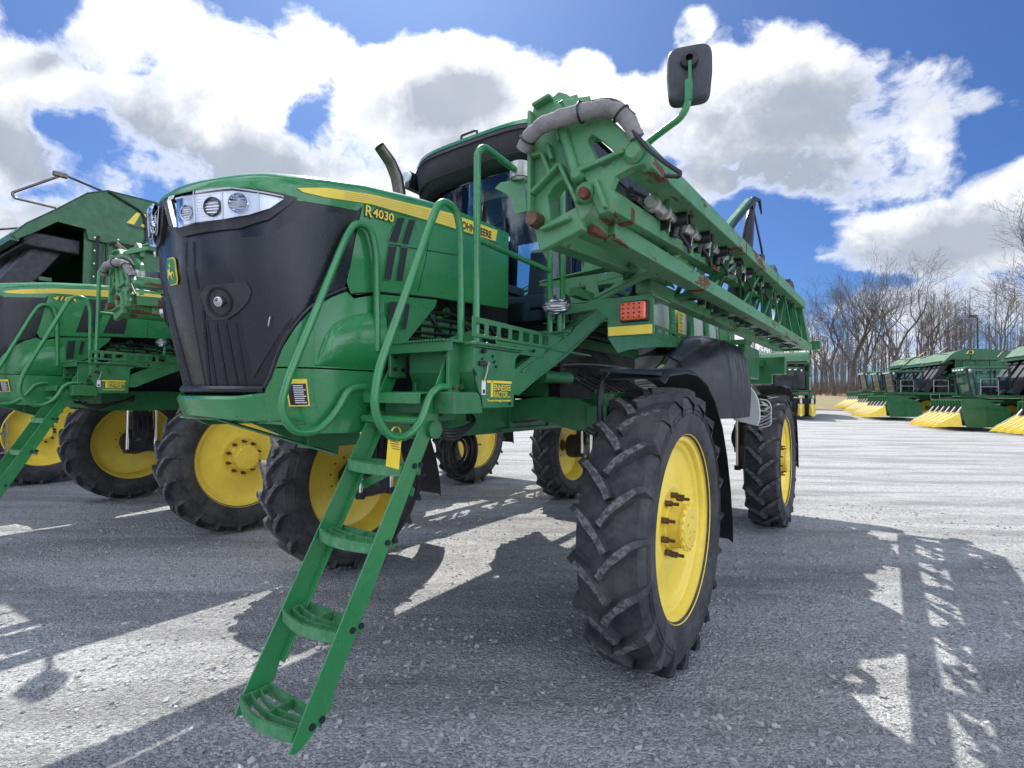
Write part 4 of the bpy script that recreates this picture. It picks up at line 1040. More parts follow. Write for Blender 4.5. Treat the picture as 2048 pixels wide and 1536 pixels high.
        hs.tube(fillet([c + Vector((-.05, -.1, .05)), c + Vector((.03, .1, .07)), c + Vector((-.02, .3, .03)), c + Vector((.0, .5, .05))], .1), .010, 6)
        y += .56
    y = 3.3
    while y < 6.1:
        c = mid(y, .5)
        nz = MB(); nz.cyl(c + Vector((-.05, 0, 0)), c + Vector((.07, 0, 0)), .045, n=12); nz.cyl(c, c + Vector((0, .02, -.14)), .03, n=8); P(nz, 'nozzle_body', 'hose', boom)
        for q in range(3):
            a = c + Vector((rr.uniform(-.03, .05), rr.uniform(-.1, .1), rr.uniform(-.08, .1))); wh.tube([a, a + Vector((rr.uniform(-.02, .05), rr.uniform(-.12, .12), rr.uniform(-.16, .1)))], .007, 5)
        hs.tube(fillet([c, c + Vector((.05, .1, .10)), c + Vector((.0, .25, -.05)), c + Vector((0, .4, .02))], .1), .013, 6)
        y += .36
    for q in range(9):   # long hoses threaded through the truss
        pts = []; ph = rr.random() * 6; o_ = Vector((rr.uniform(-.14, -.03), 0, rr.uniform(-.08, .07)))
        for i in range(34):
            yy_ = -.95 + 7.1 * i / 33; pts.append(mid(yy_) + o_ + Vector((.018 * math.sin(ph + yy_ * 5), 0, .022 * math.sin(ph * 2 + yy_ * 3.7 + q))))
        hs.tube(pts, .011 + .004 * (q % 3), 6)
    y = -.55
    while y < 6.1:   # straps round the hose bundle and short links
        c = mid(y) + Vector((-.08, 0, 0)); hs.box(c, (.17, .02, .17)); wh.tube([c + Vector((.09, 0, -.10)), c + Vector((.10, .03, .09))], .006, 5); y += .47
    y = .9   # second row of nozzle bodies between the lower rails
    while y < 6.1:
        c = (on(O, y) + on(I, y)) / 2 + Vector((0, 0, .02)); nz = MB(); nz.cyl(c + Vector((0, 0, -.05)), c + Vector((0, 0, .07)), .035, n=10); nz.cyl(c + Vector((0, -.1, .03)), c + Vector((0, .1, .03)), .022, n=8); P(nz, 'nozzle_body', 'hose', boom); y += .26
    P(sp, 'spray_pipe', 'galv', boom); P(hs, 'boom_hose', 'hose', boom); P(wh, 'pipe_fitting', 'steel', boom)
    # dark drum
    dm = MB(); c = (on(T, 2.3) + on(I, 2.3)) / 2 + Vector((.02, 0, -.05)); dm.cyl(c + Vector((0, -.22, .03)), c + Vector((0, .22, -.03)), .085, n=20); P(dm, 'boom_accumulator', 'black', boom)
    # ---- hinge castings at the front
    Y = -1.30
    f = lambda u, v: Vector((u, Y, v))
    c1 = MB()
    c1.prism([(1.52, 3.19), (1.54, 3.246), (1.613, 3.252), (1.679, 3.188), (1.708, 3.056), (1.769, 2.906), (1.797, 2.803), (1.828, 2.79), (1.887, 2.729), (1.88, 2.666), (1.845, 2.615), (1.772, 2.565), (1.668, 2.50), (1.562, 2.54), (1.53, 2.62), (1.52, 2.895)], f, (0, .10, 0),
             [[(1.620, 2.745), (1.655, 2.785), (1.70, 2.805), (1.73, 2.78), (1.775, 2.64), (1.765, 2.61), (1.735, 2.60), (1.64, 2.60)]])
    for a, b in (((1.535, 2.62), (1.53, 3.18)), ((1.54, 2.76), (1.70, 2.87)), ((1.60, 2.95), (1.65, 2.83)), ((1.60, 2.95), (1.545, 2.95)), ((1.70, 2.87), (1.80, 2.66)), ((1.60, 2.57), (1.76, 2.60)), ((1.63, 2.99), (1.66, 2.90)), ((1.66, 3.12), (1.70, 2.98)), ((1.545, 3.20), (1.65, 3.22))):
        c1.beam((a[0], Y - .02, a[1]), (b[0], Y - .02, b[1]), .020, .05, up=(0, 1, 0))
    c1.beam((1.56, Y + .02, 2.53), (1.80, Y + .02, 2.60), .12, .05, up=(0, 1, 0))
    h1 = P(c1, 'hinge_casting', 'boomcast', boom, bevel=.010)
    c2 = MB()
    c2.prism([(1.715, 3.05), (1.80, 3.07), (1.911, 3.055), (1.96, 3.015), (2.035, 2.925), (2.115, 2.855), (2.145, 2.81), (2.12, 2.765), (2.06, 2.76), (1.99, 2.74), (1.965, 2.69), (1.994, 2.653), (1.963, 2.590), (1.913, 2.585), (1.875, 2.66), (1.862, 2.721), (1.83, 2.78), (1.79, 2.83), (1.755, 2.93)], lambda u, v: Vector((u, Y - .03, v)), (0, .05, 0),
             [[(1.850, 2.945), (1.868, 2.965), (1.90, 2.94), (1.96, 2.88), (1.985, 2.845), (1.965, 2.805), (1.932, 2.795), (1.905, 2.82)]])
    for a, b in (((1.80, 2.80), (2.04, 2.835)), ((1.90, 2.74), (1.95, 2.60))): c2.beam((a[0], Y - .04, a[1]), (b[0], Y - .04, b[1]), .022, .04, up=(0, 1, 0))
    P(c2, 'hinge_plate', 'boomcast', boom, bevel=.007)
    c3 = MB()
    c3.prism([(1.47, 3.28), (1.53, 3.35), (1.57, 3.37), (1.62, 3.34), (1.68, 3.28), (1.69, 3.20), (1.58, 3.16), (1.49, 3.20)], lambda u, v: Vector((u, Y + .18, v)), (0, .05, 0))
    c3.beam((1.53, Y + .08, 3.24), (1.57, Y + .30, 3.38), .12, .02); c3.beam((1.64, Y + .05, 3.20), (1.69, Y + .25, 3.30), .09, .04); c3.prism([(1.64, 3.06), (1.69, 3.17), (1.76, 3.15), (1.88, 3.07), (1.90, 3.0)], lambda u, v: Vector((u, Y + .12, v)), (0, .04, 0))
    P(c3, 'latch_frame', 'boomcast', boom, bevel=.005)
    for x, z, r in ((1.84, 2.70, .046), (2.078, 2.82, .048), (1.80, 2.79, .036)):
        pn = MB(); pn.lathe([(-.02, 0), (-.02, r * .6), (.0, r), (.12, r), (.12, 0)], (x, Y - .04, z), (0, 1, 0), 24); P(pn, 'hinge_boss', 'boomcast', boom, bevel=.003)
    pn = MB(); pn.lathe([(-.012, 0), (-.012, .026), (.03, .028)], (1.85, Y - .065, 2.685), (0, 1, 0), 20); P(pn, 'hinge_pin', 'rust', boom)
    pn = MB(); pn.lathe([(-.03, 0), (-.03, .035), (.05, .040), (.05, 0)], (1.565, Y - .04, 2.625), (0, 1, 0), 24); P(pn, 'rubber_bumper', 'rustbolt', boom)
    cy = MB(); cy.cyl((1.715, Y - .03, 3.05), (1.79, Y - .03, 2.80), .026, n=14); P(cy, 'hinge_cylinder', 'boomcast', boom)
    # canvas wrapped hose bundle
    w = MB(); ctr = [Vector(p) for p in ((1.525, Y - .08, 2.965), (1.57, Y - .10, 3.005), (1.65, Y - .11, 3.035), (1.744, Y - .10, 3.045), (1.847, Y - .09, 3.045), (1.95, Y - .08, 3.035), (2.017, Y - .06, 3.01), (2.06, Y - .04, 2.955), (2.085, Y - .02, 2.89))]
    pts = []
    for i in range(len(ctr) - 1):
        for q in range(5): pts.append(ctr[i].lerp(ctr[i + 1], q / 5))
    pts.append(ctr[-1]); rs = [-1 * -.039 * (1 + .045 * math.sin(i * 1.3) + .04 * math.sin(i * 2.9 + 1)) * (1 - .3 * abs(i / len(pts) - .45)) for i in range(len(pts))]
    w.tube(pts, rs, 18); P(w, 'canvas_sleeve', 'cloth', boom)
    rp = MB()
    for i in (4, 20, 31):
        c = pts[i]; t = (pts[i + 1] - pts[i - 1]).normalized(); u = t.orthogonal().normalized(); v = t.cross(u)
        rp.tube([c + (u * math.cos(2 * PI * k / 20) + v * math.sin(2 * PI * k / 20)) * (rs[i] + .004) for k in range(21)], .005, 5)
    hp = [Vector((1.60, Y - .05, 3.06)), Vector((1.80, Y - .04, 3.11)), Vector((1.98, Y - .03, 3.09)), Vector((2.06, Y, 3.0))]
    rp.tube(fillet(hp, .1), .016, 8)
    rp.tube(fillet([(2.07, Y - .05, 2.92), (2.12, Y - .05, 2.85), (2.155, Y - .05, 2.80), (2.235, Y - .05, 2.72), (2.285, Y - .05, 2.675), (2.278, Y - .05, 2.662), (2.22, Y - .05, 2.68)], .03), .0095, 8)
    P(rp, 'hose_tie', 'hose', boom)
    # folded outer arm with hose standing above the boom near the middle
    ar = MB(); a0 = on(T, 1.1) + Vector((-.25, 0, .02))
    ar.beam(a0, a0 + Vector((.12, 1.15, .78)), .05, .05); P(ar, 'tip_arm', 'green_dk', boom)
    ar = MB(); tip = a0 + Vector((.14, 1.3, .84)); ar.tube([a0 + Vector((0, .08, -.06)), a0 + Vector((.08, .7, .44)), tip], .032, 10)
    ar.tube([tip, tip + Vector((-.02, -.05, -.14)), on(T, 1.75) + Vector((-.03, 0, .25)), on(T, 1.6) + Vector((-.03, 0, .0))], [.03, .04, .05, .06], 10); ar.tube([tip, tip + Vector((.03, .15, .03)), tip + Vector((.04, .22, -.10))], [.03, .02, .008], 8)
    ar.tube(fillet([tip + Vector((0, -.1, -.05)), on(T, 2.2) + Vector((0, .1, .25)), on(T, 2.55) + Vector((0, 0, .04))], .2), .012, 6); ar.tube([on(T, 2.25) + Vector((0, 0, .0)), on(T, 2.3) + Vector((0, 0, .14))], [.03, .04], 10)
    P(ar, 'tip_hose', 'hose', boom)
    # rust scabs on the big rails stand for flaked weld plates
    ru = MB(); a = on(Mi, .6); ru.box(on(O, .45) + Vector((.0, 0, .0)), (.13, .05, .12)); ru.box((1.79, .50, 2.72), (.03, .16, .16)); ru.box(on(Mi, 2.2), (.106, .03, .106)); ru.box(on(Mi, .9), (.106, .04, .106)); ru.box(on(T, 1.1), (.141, .035, .106)); ru.box(on(Mi, -1.0) + Vector((0, 0, -.02)), (.112, .05, .08)); ru.box((1.752, .12, 2.68), (.146, .05, .10))
    split_build(ru, 'worn_plate', 'rust', boom, bevel=.01)
    # ---- rear mast carrying the boom
    rm = MB(); rm.box((.2, 6.6, 2.35), (2.9, .22, .30)); rm.box((.2, 6.55, 2.12), (2.5, .12, .18)); rm.box((.75, 6.3, 2.8), (.22, .22, 1.4)); rm.box((-.75, 6.3, 2.8), (.22, .22, 1.4)); rm.box((0, 6.2, 3.4), (1.8, .16, .16)); rm.box((0, 5.6, 2.0), (1.2, 1.4, .14)); rm.beam((1.3, 6.6, 2.4), (1.0, 5.0, 2.35), .1, .12); rm.box((1.25, 5.6, 2.35), (.10, 1.2, .5)); rm.beam((.9, 5.4, 2.1), (1.3, 6.3, 3.1), .08, .14)
    P(rm, 'boom_mast', 'green_dk', bevel=.01)
# ------------------------------------------------------------------ cotton picker (x = left, y = rearward, origin mid front axle)
def picker_wheel(parent, x, y, r, w, first={}):
    key = (r, w)
    if key not in first:
        t = MB(); t.lathe([(-w * .42, r * .62), (-w * .5, r * .7), (-w * .5, r * .88), (-w * .42, r * .95), (0, r * .965), (w * .42, r * .95), (w * .5, r * .88), (w * .5, r * .7), (w * .42, r * .62)], n=40)
        for k in range(20):
            a = 2 * PI * k / 20
            for sg in (-1, 1):
                th = a + (.16 if sg > 0 else 0)
                t.beam((sg * .02, r * .965 * math.sin(th), r * .965 * math.cos(th)), (sg * w * .47, r * .95 * math.sin(th + .2), r * .95 * math.cos(th + .2)), .06, .07, up=(0, math.sin(th), math.cos(th)))
        rm = MB(); rm.lathe([(w * .44, r * .65), (w * .46, r * .63), (w * .35, r * .60), (w * .2, r * .56), (.02, r * .54), (-.02, r * .4), (.04, r * .24), (.05, r * .14), (w * .35, r * .13), (w * .36, 0)], n=40)
        rm.lathe([(-w * .44, r * .65), (-w * .46, r * .63), (-w * .35, r * .60), (-w * .1, r * .56), (-.06, r * .4), (-.02, 0)], n=40)
        bo = MB()
        for k in range(10): a = 2 * PI * k / 10; bo.cyl((.03, r * .2 * math.cos(a), r * .2 * math.sin(a)), (.09, r * .2 * math.cos(a), r * .2 * math.sin(a)), .02, n=6)
        o = rm.build('wheel', 'yellow'); tt = t.build('tyre', 'tyre', o, clean=False); bo.build('wheel_studs', 'bolt', o); first[key] = o
    else: o = copy_tree(first[key])
    o.parent = parent; o.matrix_local = Matrix.Translation((x, y, r)) @ (Matrix.Scale(-1, 4, (1, 0, 0)) if x < 0 else Matrix.Identity(4))
    return o
def build_picker(root, snouts='yellow', flat=True):
    P = lambda mb, n, m, par=root, **k: mb.build(n, m, par, **k)
    # module chamber
    b = MB()
    side = [(.55, 5.15), (.55, 2.3), (1.0, 2.1), (5.2, 2.1), (5.8, 2.6), (6.0, 3.6), (5.8, 4.9), (5.2, 5.25)]
    for sg in (-1, 1): b.prism(side, lambda y, z: Vector((sg * 1.95, y, z)), (-.06 * sg, 0, 0))
    b.box((0, 3.2, 2.2), (3.8, 4.6, .1)); b.box((0, 5.75, 3.8), (3.8, .1, 2.2)); b.box((0, .60, 3.0), (3.8, .06, 1.6))
    for y in (1.1, 2.0, 2.9, 3.8, 4.7):
        for sg in (-1, 1): b.box((sg * 1.975, y, 3.6), (.05, .09, 2.6))
    for z in (2.7, 3.4, 4.1): b.box((1.97, 2.9, z), (.04, 3.6, .07)); b.box((-1.97, 2.9, z), (.04, 3.6, .07))
    P(b, 'module_chamber', 'green_shaded')
    r = MB()
    prof = [(-.55, 4.70), (-.35, 4.98), (.05, 5.35), (.55, 5.85), (.9, 6.02), (1.9, 6.05), (2.6, 5.95), (3.6, 5.62), (5.2, 5.45), (5.3, 4.95)]
    if flat: prof = [(-.35, 4.72), (-.1, 4.95), (.25, 5.35), (.6, 5.62), (1.1, 5.78), (2.2, 5.82), (3.4, 5.72), (4.6, 5.5), (5.2, 5.4), (5.3, 4.95)]
    under = [(5.2, 4.9), (.6, 4.9), (.55, 5.1), (.1, 5.12), (-.2, 4.85), (-.48, 4.62)] if not flat else [(5.2, 4.9), (.6, 4.9), (.5, 5.0), (.15, 4.95), (-.1, 4.78), (-.3, 4.64)]
    for sg in (-1, 1): r.prism(prof + under, lambda y, z: Vector((sg * 2.03, y, z)), (-.05 * sg, 0, 0))
    G = [[Vector((x, a, c)) for x in (-2.03, -1, 0, 1, 2.03)] for a, c in prof]; r.sheet(G, lambda p: Vector((0, 0, -.04)), False)
    r.beam((-2.0, -.5, 4.66), (2.0, -.5, 4.66), .12, .12)
    P(r, 'chamber_roof', 'green_shaded')
    hs = MB(); hs.tube(fillet([(2.06, .9, 5.98), (2.06, 1.55, 5.72), (2.06, 1.62, 5.2), (2.06, 1.55, 4.95), (2.06, .9, 4.93), (2.06, .85, 3.0)], .15), .022, 6); hs.tube([(2.06, 1.55, 4.92), (2.06, 4.8, 4.85)], .022, 6); hs.tube([(2.06, .75, 5.0), (2.06, .72, 2.6)], .03, 6); P(hs, 'hydraulic_hose', 'hose')
    bt = MB()
    for k in range(9): bt.cyl((2.03, .70, 2.8 + .27 * k), (2.045, .70, 2.8 + .27 * k), .018, n=6)
    for k in range(8): bt.cyl((2.03, 1.1 + .5 * k, 5.02), (2.045, 1.1 + .5 * k, 5.02), .018, n=6)
    split_build(bt, 'bolt', 'steel', root)
    rl = MB(); rl.tube(fillet([(1.9, .85, 6.0), (1.9, .2, 6.12), (1.9, -.55, 5.5), (1.9, -.5, 5.42), (1.9, .1, 5.42)], .05), .025, 6); rl.box((1.9, .15, 6.1), (.10, .22, .08)); P(rl, 'roof_rail', 'exhaust'); rl = MB(); rl.tube(fillet([(-1.2, .2, 5.6), (-1.2, -.6, 5.3), (-1.0, -1.0, 4.9)], .1), .025, 6); P(rl, 'roof_rail', 'exhaust')
    # logo on the roof side
    lg = MB(); c = Vector((2.037, 1.5, 5.56))
    G = []
    for k in range(21):
        a = -2.1 + 4.0 * k / 20; G.append([c + Vector((0, .10 + .15 * math.cos(a) * q * 1.3, .15 * math.sin(a) * q)) for q in (.60, 1.0)])
    lg.grid(G, False); lg.add([c + Vector((0, a, d)) for a, d in ((-.26, -.14), (-.12, -.14), (.0, .14), (-.08, .14))], [(0, 1, 2, 3)]); P(lg, 'roof_logo', 'yellow_decal')
    lg = MB(); lg.box(c + Vector((-.002, .12, .03)), (.004, .05, .30)); lg.box(c + Vector((-.002, -.05, -.19)), (.004, .34, .035)); P(lg, 'logo_black', 'decal_black')  # black bars of the printed logo
    # air ducts
    d = MB()
    for x in (-1.3, -.5, .5, 1.3): d.beam((x, -1.35, 2.3), (x, .15, 4.75), .55, .42)
    d.box((0, .1, 4.75), (3.5, .9, .3)); P(d, 'air_duct', 'black', bevel=.03)
    en = MB(); en.box((0, 0, 2.9), (3.4, 1.1, 1.4)); P(en, 'engine_bay', 'dark')
    ed = MB(); rr = random.Random(2)
    for k in range(12): ed.box((1.72, -.5 + rr.random(), 2.7 + rr.random() * 1.3), (.1, .12 + .1 * rr.random(), .06 + .08 * rr.random()))
    split_build(ed, 'engine_detail', 'green_shaded', root)
    # platform, rails, ladder
    p = MB(); p.box((.1, -1.3, 2.22), (3.7, 3.9, .08)); p.box((1.95, -1.2, 2.18), (.06, 4.2, .18)); p.box((0, .5, 1.9), (2.2, 4.8, .35)); p.box((0, 3.5, 1.6), (1.2, 4.0, .3)); P(p, 'platform', 'green_shaded')
    q = MB()
    for y0, y1 in ((-3.2, -2.3), (-.9, .1)): q.tube(fillet([(1.92, y0, 2.25), (1.92, y0, 3.3), (1.92, y1, 3.3), (1.92, y1, 2.25)], .1), .022, 6); q.tube([(1.92, y0, 2.8), (1.92, y1, 2.8)], .018, 6)
    split_build(q, 'guard_rail', 'galv', root)
    l = MB(); 
    for y in (-1.15, -.55): l.beam((1.98, y, 2.2), (2.15, y, .55), .03, .07)
    for k in range(5): z = .65 + .36 * k; l.box((2.15 - .17 * (z - .55) / 1.65, -.85, z), (.10, .60, .03))
    P(l, 'ladder', 'galv')
    # cab
    c = MB(); c.box((.25, -2.45, 4.05), (1.9, 2.5, .12)); c.box((.25, -2.5, 4.13), (1.7, 2.1, .06)); P(c, 'cab_roof', 'green_shaded', bevel=.03)
    c = MB()
    for x in (-.62, 1.12): c.beam((x, -3.35, 2.3), (x, -3.62, 4.0), .08, .1); c.beam((x, -1.35, 2.3), (x, -1.35, 4.0), .08, .12); c.beam((x, -2.35, 2.3), (x, -2.35, 4.0), .04, .06)
    c.box((.25, -3.64, 3.95), (1.8, .10, .14)); c.box((.25, -1.35, 2.9), (1.7, .05, 1.2)); c.box((.25, -2.2, 2.75), (.6, .8, .7)); P(c, 'cab_frame', 'black')
    g = MB(); g.add([(-.62, -3.36, 2.3), (1.12, -3.36, 2.3), (1.12, -3.62, 3.95), (-.62, -3.62, 3.95)], [(0, 1, 2, 3)]); g.add([(1.13, -3.33, 2.3), (1.13, -1.4, 2.3), (1.13, -1.4, 3.97), (1.13, -3.6, 3.97)], [(0, 1, 2, 3)]); g.add([(-.63, -3.33, 2.3), (-.63, -1.4, 2.3), (-.63, -1.4, 3.97), (-.63, -3.6, 3.97)], [(0, 1, 2, 3)]); P(g, 'cab_window', 'glass')
    lm = MB()
    for k in range(4): lm.box((-.35 + .4 * k, -3.71, 3.96), (.20, .05, .10))
    lm.box((1.3, -3.5, 3.90), (.1, .1, .16)); split_build(lm, 'roof_lamp', 'white', root)
    mr = MB(); mr.box((1.75, -3.6, 3.55), (.22, .05, .42)); mr.tube([(1.2, -3.5, 3.9), (1.75, -3.58, 3.75)], .02, 6); P(mr, 'wing_mirror', 'black'); mr = MB(); mr.tube(fillet([(.3, -3.0, 4.15), (.3, -3.0, 4.4), (.3, -2.8, 4.42)], .05), .015, 5); P(mr, 'antenna', 'black')
    # picking units
    h = MB()
    h.prism([(-4.35, 1.55), (-4.2, 2.02), (-3.3, 2.02), (-2.0, 1.45), (-1.85, 1.2), (-1.85, .25), (-4.1, .20), (-4.3, .8)], lambda y, z: Vector((2.28, y, z)), (-.05, 0, 0))
    h.prism([(-4.35, 1.55), (-4.2, 2.02), (-3.3, 2.02), (-2.0, 1.45), (-1.85, 1.2), (-1.85, .25), (-4.1, .20), (-4.3, .8)], lambda y, z: Vector((-2.28, y, z)), (.05, 0, 0))
    h.box((2.30, -3.0, .9), (.03, .08, 1.2)); h.box((2.30, -3.1, 1.42), (.03, 2.0, .05)); h.box((0, -3.0, 1.9), (4.5, 1.6, .10)); h.box((0, -3.1, .75), (4.5, 1.6, .9)); h.box((0, -4.25, 1.95), (4.6, .12, .10))
    for k in range(12): h.box((-2.2 + .4 * k, -4.3, 1.72), (.08, .10, .42))
    P(h, 'picking_unit', 'green_shaded')
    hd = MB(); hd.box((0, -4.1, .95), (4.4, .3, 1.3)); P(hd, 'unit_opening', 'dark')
    for k in range(6):
        x = -1.95 + .80 * k; s = MB(); s.m = 0
        A = [Vector((x + dx, y, z)) for dx, y, z in ((0, -5.9, .14), (-.27, -4.35, .26), (.27, -4.35, .26), (.22, -4.45, 1.12), (-.22, -4.45, 1.12), (0, -5.8, .24))]
        s.add(A, [(0, 1, 2), (0, 2, 3, 5), (0, 5, 4, 1), (5, 3, 4), (1, 4, 3, 2)])
        s.m = 1; s.beam((x, -4.50, 1.12), (x, -4.2, 1.55), .16, .10)
        for q in (-.1, .1): s.tube([(x + q * .6, -5.6, .42), (x + q * 1.6, -4.5, 1.16)], .02, 5)
        P(s, 'snout', [snouts, 'galv'])
    wl = MB(); wl.box((0, 0, 1.0), (3.2, .3, .3)); wl.box((0, 5.0, .9), (2.6, .25, .25)); wl.box((0, 5, 1.3), (.3, .3, .8)); P(wl, 'axle', 'green_shaded')
    for x in (1.85, -1.85): picker_wheel(root, x, 0, .98, .60)
    for x in (1.3, -1.3): picker_wheel(root, x, 5.0, .70, .45)
    return root
def rising(x, y):
    r = math.hypot(x, y)
    return interp(r, [0, 42, 50, 60, 70, 100, 130, 400], [0, 0, .25, .6, 1.05, 2.6, 3.4, 4])
PG = 'cotton pickers lined up across the yard'
pk0 = empty('cotton_picker', (0, 0, 0), 0, 'cotton picker in the line whose cab and black duct stand just left of the frame edge', 'cotton picker', PG)
build_picker(pk0)
def place_tip(o, tip, yaw):
    # put the near snout tip (local 2.05, -5.55) at tip
    ux = Vector((math.cos(yaw), -math.sin(yaw))); uy = Vector((math.sin(yaw), math.cos(yaw)))
    p = Vector(tip) - ux * 2.05 * .93 + uy * 5.9 * .93
    o.location = (p.x, p.y, rising(p.x, p.y) - .02); o.rotation_euler = (0, 0, -yaw); o.scale = (.93, .93, .93)
lab = ['cotton picker second from the right, all six yellow snouts and its ladder in view',
       'cotton picker cut off by the right edge with only yellow snouts showing',
       'cotton picker third from the right, its humped chamber roof against the trees',
       'cotton picker second from the left in the line, mostly hidden by its neighbour',
       'farthest cotton picker, leftmost in the line beside the grass']
for i, (tip, yw) in enumerate((((25.5, 31.5), 1.90), ((25.6, 25.5), 1.88), ((27.9, 41.0), 1.88), ((31.2, 47.2), 1.88), ((34.0, 53.0), 1.86))):
    o = pk0 if i == 0 else copy_tree(pk0)
    place_tip(o, tip, yw); o['label'] = lab[i]
o = empty('cotton_picker', (-10.70, 11.17, 0), -.605, None, 'cotton picker', PG); build_picker(o, flat=False); o['label'] = 'tall cotton picker with a yellow roof logo rising behind the sprayer at far left'; o['group'] = PG
o = copy_tree(pk0); o.scale = (1, 1, 1); o.location = (24.5, 46.5, rising(24.5, 46.5)); o.rotation_euler = (0, 0, -.50); o['label'] = 'cotton picker facing the camera, seen just past the large sprayer rear wheel'

# ------------------------------------------------------------------ the two sprayers
YAW = .614
spr = build_sprayer('crop_sprayer', 'large green crop sprayer in the foreground with R4030 on its hood, ladder lowered', (-.4083, 4.5137, 0), YAW, 'R4030')
spr2 = build_sprayer('crop_sprayer', 'green crop sprayer with 410R on its hood, behind and left of the large one', (-4.987, 7.772, 0), .61, '410R')
spr2.scale = (1.02, 1.035, 1.035)
for o in list(spr2.children):
    if o.name.startswith(('coiled',)): bpy.data.objects.remove(o)
# yellow card tag
def L2W(x, y, z):
    ux = Vector((math.cos(YAW), -math.sin(YAW), 0)); uy = Vector((math.sin(YAW), math.cos(YAW), 0)); return Vector((-.4083, 4.5137, 0)) + ux * x + uy * y + Vector((0, 0, z))
tg = empty('paper_tag', L2W(1.10, -1.80, 1.50), -YAW, 'yellow card tag looped round the bottom of the ladder handrail', 'tag')
t = MB(); t.box((0, 0, -.01), (.088, .0015, .145), Matrix.Rotation(.10, 3, 'Y')); t.build('tag_card', 'tagyellow', tg)
t = MB()
for k in range(4): t.box((.002 + .004 * k, -.0015, .040 - .011 * k), (.055, .0008, .003), Matrix.Rotation(.10, 3, 'Y'))
t.build('tag_print', 'decal_black', tg)
t = MB(); G = []
for k in range(15):
    a = -.9 + 3.9 * k / 14; G.append([Vector((.012 + .012 * q - .004 * k / 14, -.030 * math.cos(a) * 1.0, .078 + .030 * math.sin(a))) for q in (0, .4, .8)])
t.sheet(G, lambda p: Vector((0, 0, .0012))); t.build('tag_loop', 'tagyellow', tg)

# ------------------------------------------------------------------ ground
def ground_mat():
    m, nt, b, co = newmat('gravel_lot')
    ge = nd(nt, 'ShaderNodeNewGeometry').outputs['Position']
    def vor(scale, feat='F1'):
        v = nd(nt, 'ShaderNodeTexVoronoi'); v.feature = feat; v.inputs['Scale'].default_value = scale; lk(nt, ge, v.inputs['Vector']); return v
    n_big = noisetex(nt, ge, .35, 6, .6); n_mid = noisetex(nt, ge, 2.2, 7, .65); n_fine = noisetex(nt, ge, 38, 8, .75)
    mp = nd(nt, 'ShaderNodeMapping'); mp.inputs['Rotation'].default_value = (0, 0, .12); mp.inputs['Scale'].default_value = (.22, 1.7, 1); lk(nt, ge, mp.inputs[0])
    n_tr = noisetex(nt, mp.outputs[0], .8, 6, .6, .6)
    mp2 = nd(nt, 'ShaderNodeMapping'); mp2.inputs['Rotation'].default_value = (0, 0, -.35); mp2.inputs['Scale'].default_value = (.45, 1.9, 1); lk(nt, ge, mp2.inputs[0])
    n_t2 = noisetex(nt, mp2.outputs[0], 1.0, 8, .7, .8)
    v1 = vor(62); v2 = vor(24); v3 = vor(130)
    col = mixc(nt, ramp(nt, n_fine, [(.3, 0), (.7, 1)]), (.19, .20, .215), (.76, .76, .75))
    col = mixc(nt, .5, col, mixc(nt, ramp(nt, v1.outputs['Color'], [(.2, 0), (.8, 1)]), (.13, .14, .15), (.78, .78, .77)))
    col = mixc(nt, mth(nt, 'MULTIPLY', ramp(nt, n_mid, [(.4, 0), (.75, 1)]), .45), col, (.58, .58, .575))
    col = mixc(nt, mth(nt, 'MULTIPLY', ramp(nt, n_tr, [(.46, 0), (.62, 1)]), .55), col, (.17, .168, .165))
    col = mixc(nt, mth(nt, 'MULTIPLY', ramp(nt, n_big, [(.35, 0), (.7, 1)]), .25), col, (.30, .295, .285))
    col = mixc(nt, mth(nt, 'MULTIPLY', ramp(nt, n_t2, [(.36, 1), (.52, 0)]), .28), col, (.13, .13, .135))
    clump = noisetex(nt, ge, 11, 6, .7)
    col = mixc(nt, ramp(nt, clump, [(.36, 0), (.50, 1)]), mixc(nt, .30, col, (.14, .142, .15)), col)
    lk(nt, col, b.inputs['Base Color']); b.inputs['Roughness'].default_value = .92; b.inputs['Specular IOR Level'].default_value = .25
    h = mth(nt, 'ADD', mth(nt, 'MULTIPLY', v1.outputs[0], -.7), mth(nt, 'MULTIPLY', n_fine, .6))
    h = mth(nt, 'ADD', h, mth(nt, 'MULTIPLY', v2.outputs[0], -.5)); h = mth(nt, 'ADD', h, mth(nt, 'MULTIPLY', v3.outputs[0], -.3)); h = mth(nt, 'ADD', h, mth(nt, 'MULTIPLY', n_mid, 1.2))
    bp = nd(nt, 'ShaderNodeBump'); bp.inputs['Strength'].default_value = 1.0; bp.inputs['Distance'].default_value = .03; lk(nt, h, bp.inputs['Height']); lk(nt, bp.outputs[0], b.inputs['Normal'])
    return m
def field_mat():
    m, nt, b, co = newmat('dry_grass_field')
    ge = nd(nt, 'ShaderNodeNewGeometry').outputs['Position']
    mp = nd(nt, 'ShaderNodeMapping'); mp.inputs['Scale'].default_value = (.3, 1, 1); mp.inputs['Rotation'].default_value = (0, 0, -.6); lk(nt, ge, mp.inputs[0])
    c = mixc(nt, ramp(nt, noisetex(nt, mp.outputs[0], .35, 5), [(.42, 0), (.6, 1)]), (.20, .135, .085), (.13, .145, .045))
    c = mixc(nt, ramp(nt, noisetex(nt, ge, 9, 6, .7), [(.4, 0), (.7, 1)]), c, (.25, .19, .12))
    lk(nt, c, b.inputs['Base Color']); b.inputs['Roughness'].default_value = .95; return m
M['gravel'] = ground_mat(); M['field'] = field_mat()
RX = [-420, -200, -100, -50, -24, -12, -6, -3, 0, 3, 6, 12, 18, 24, 30, 36, 42, 48, 54, 62, 72, 84, 100, 130, 200, 420]
g = MB(); G = []
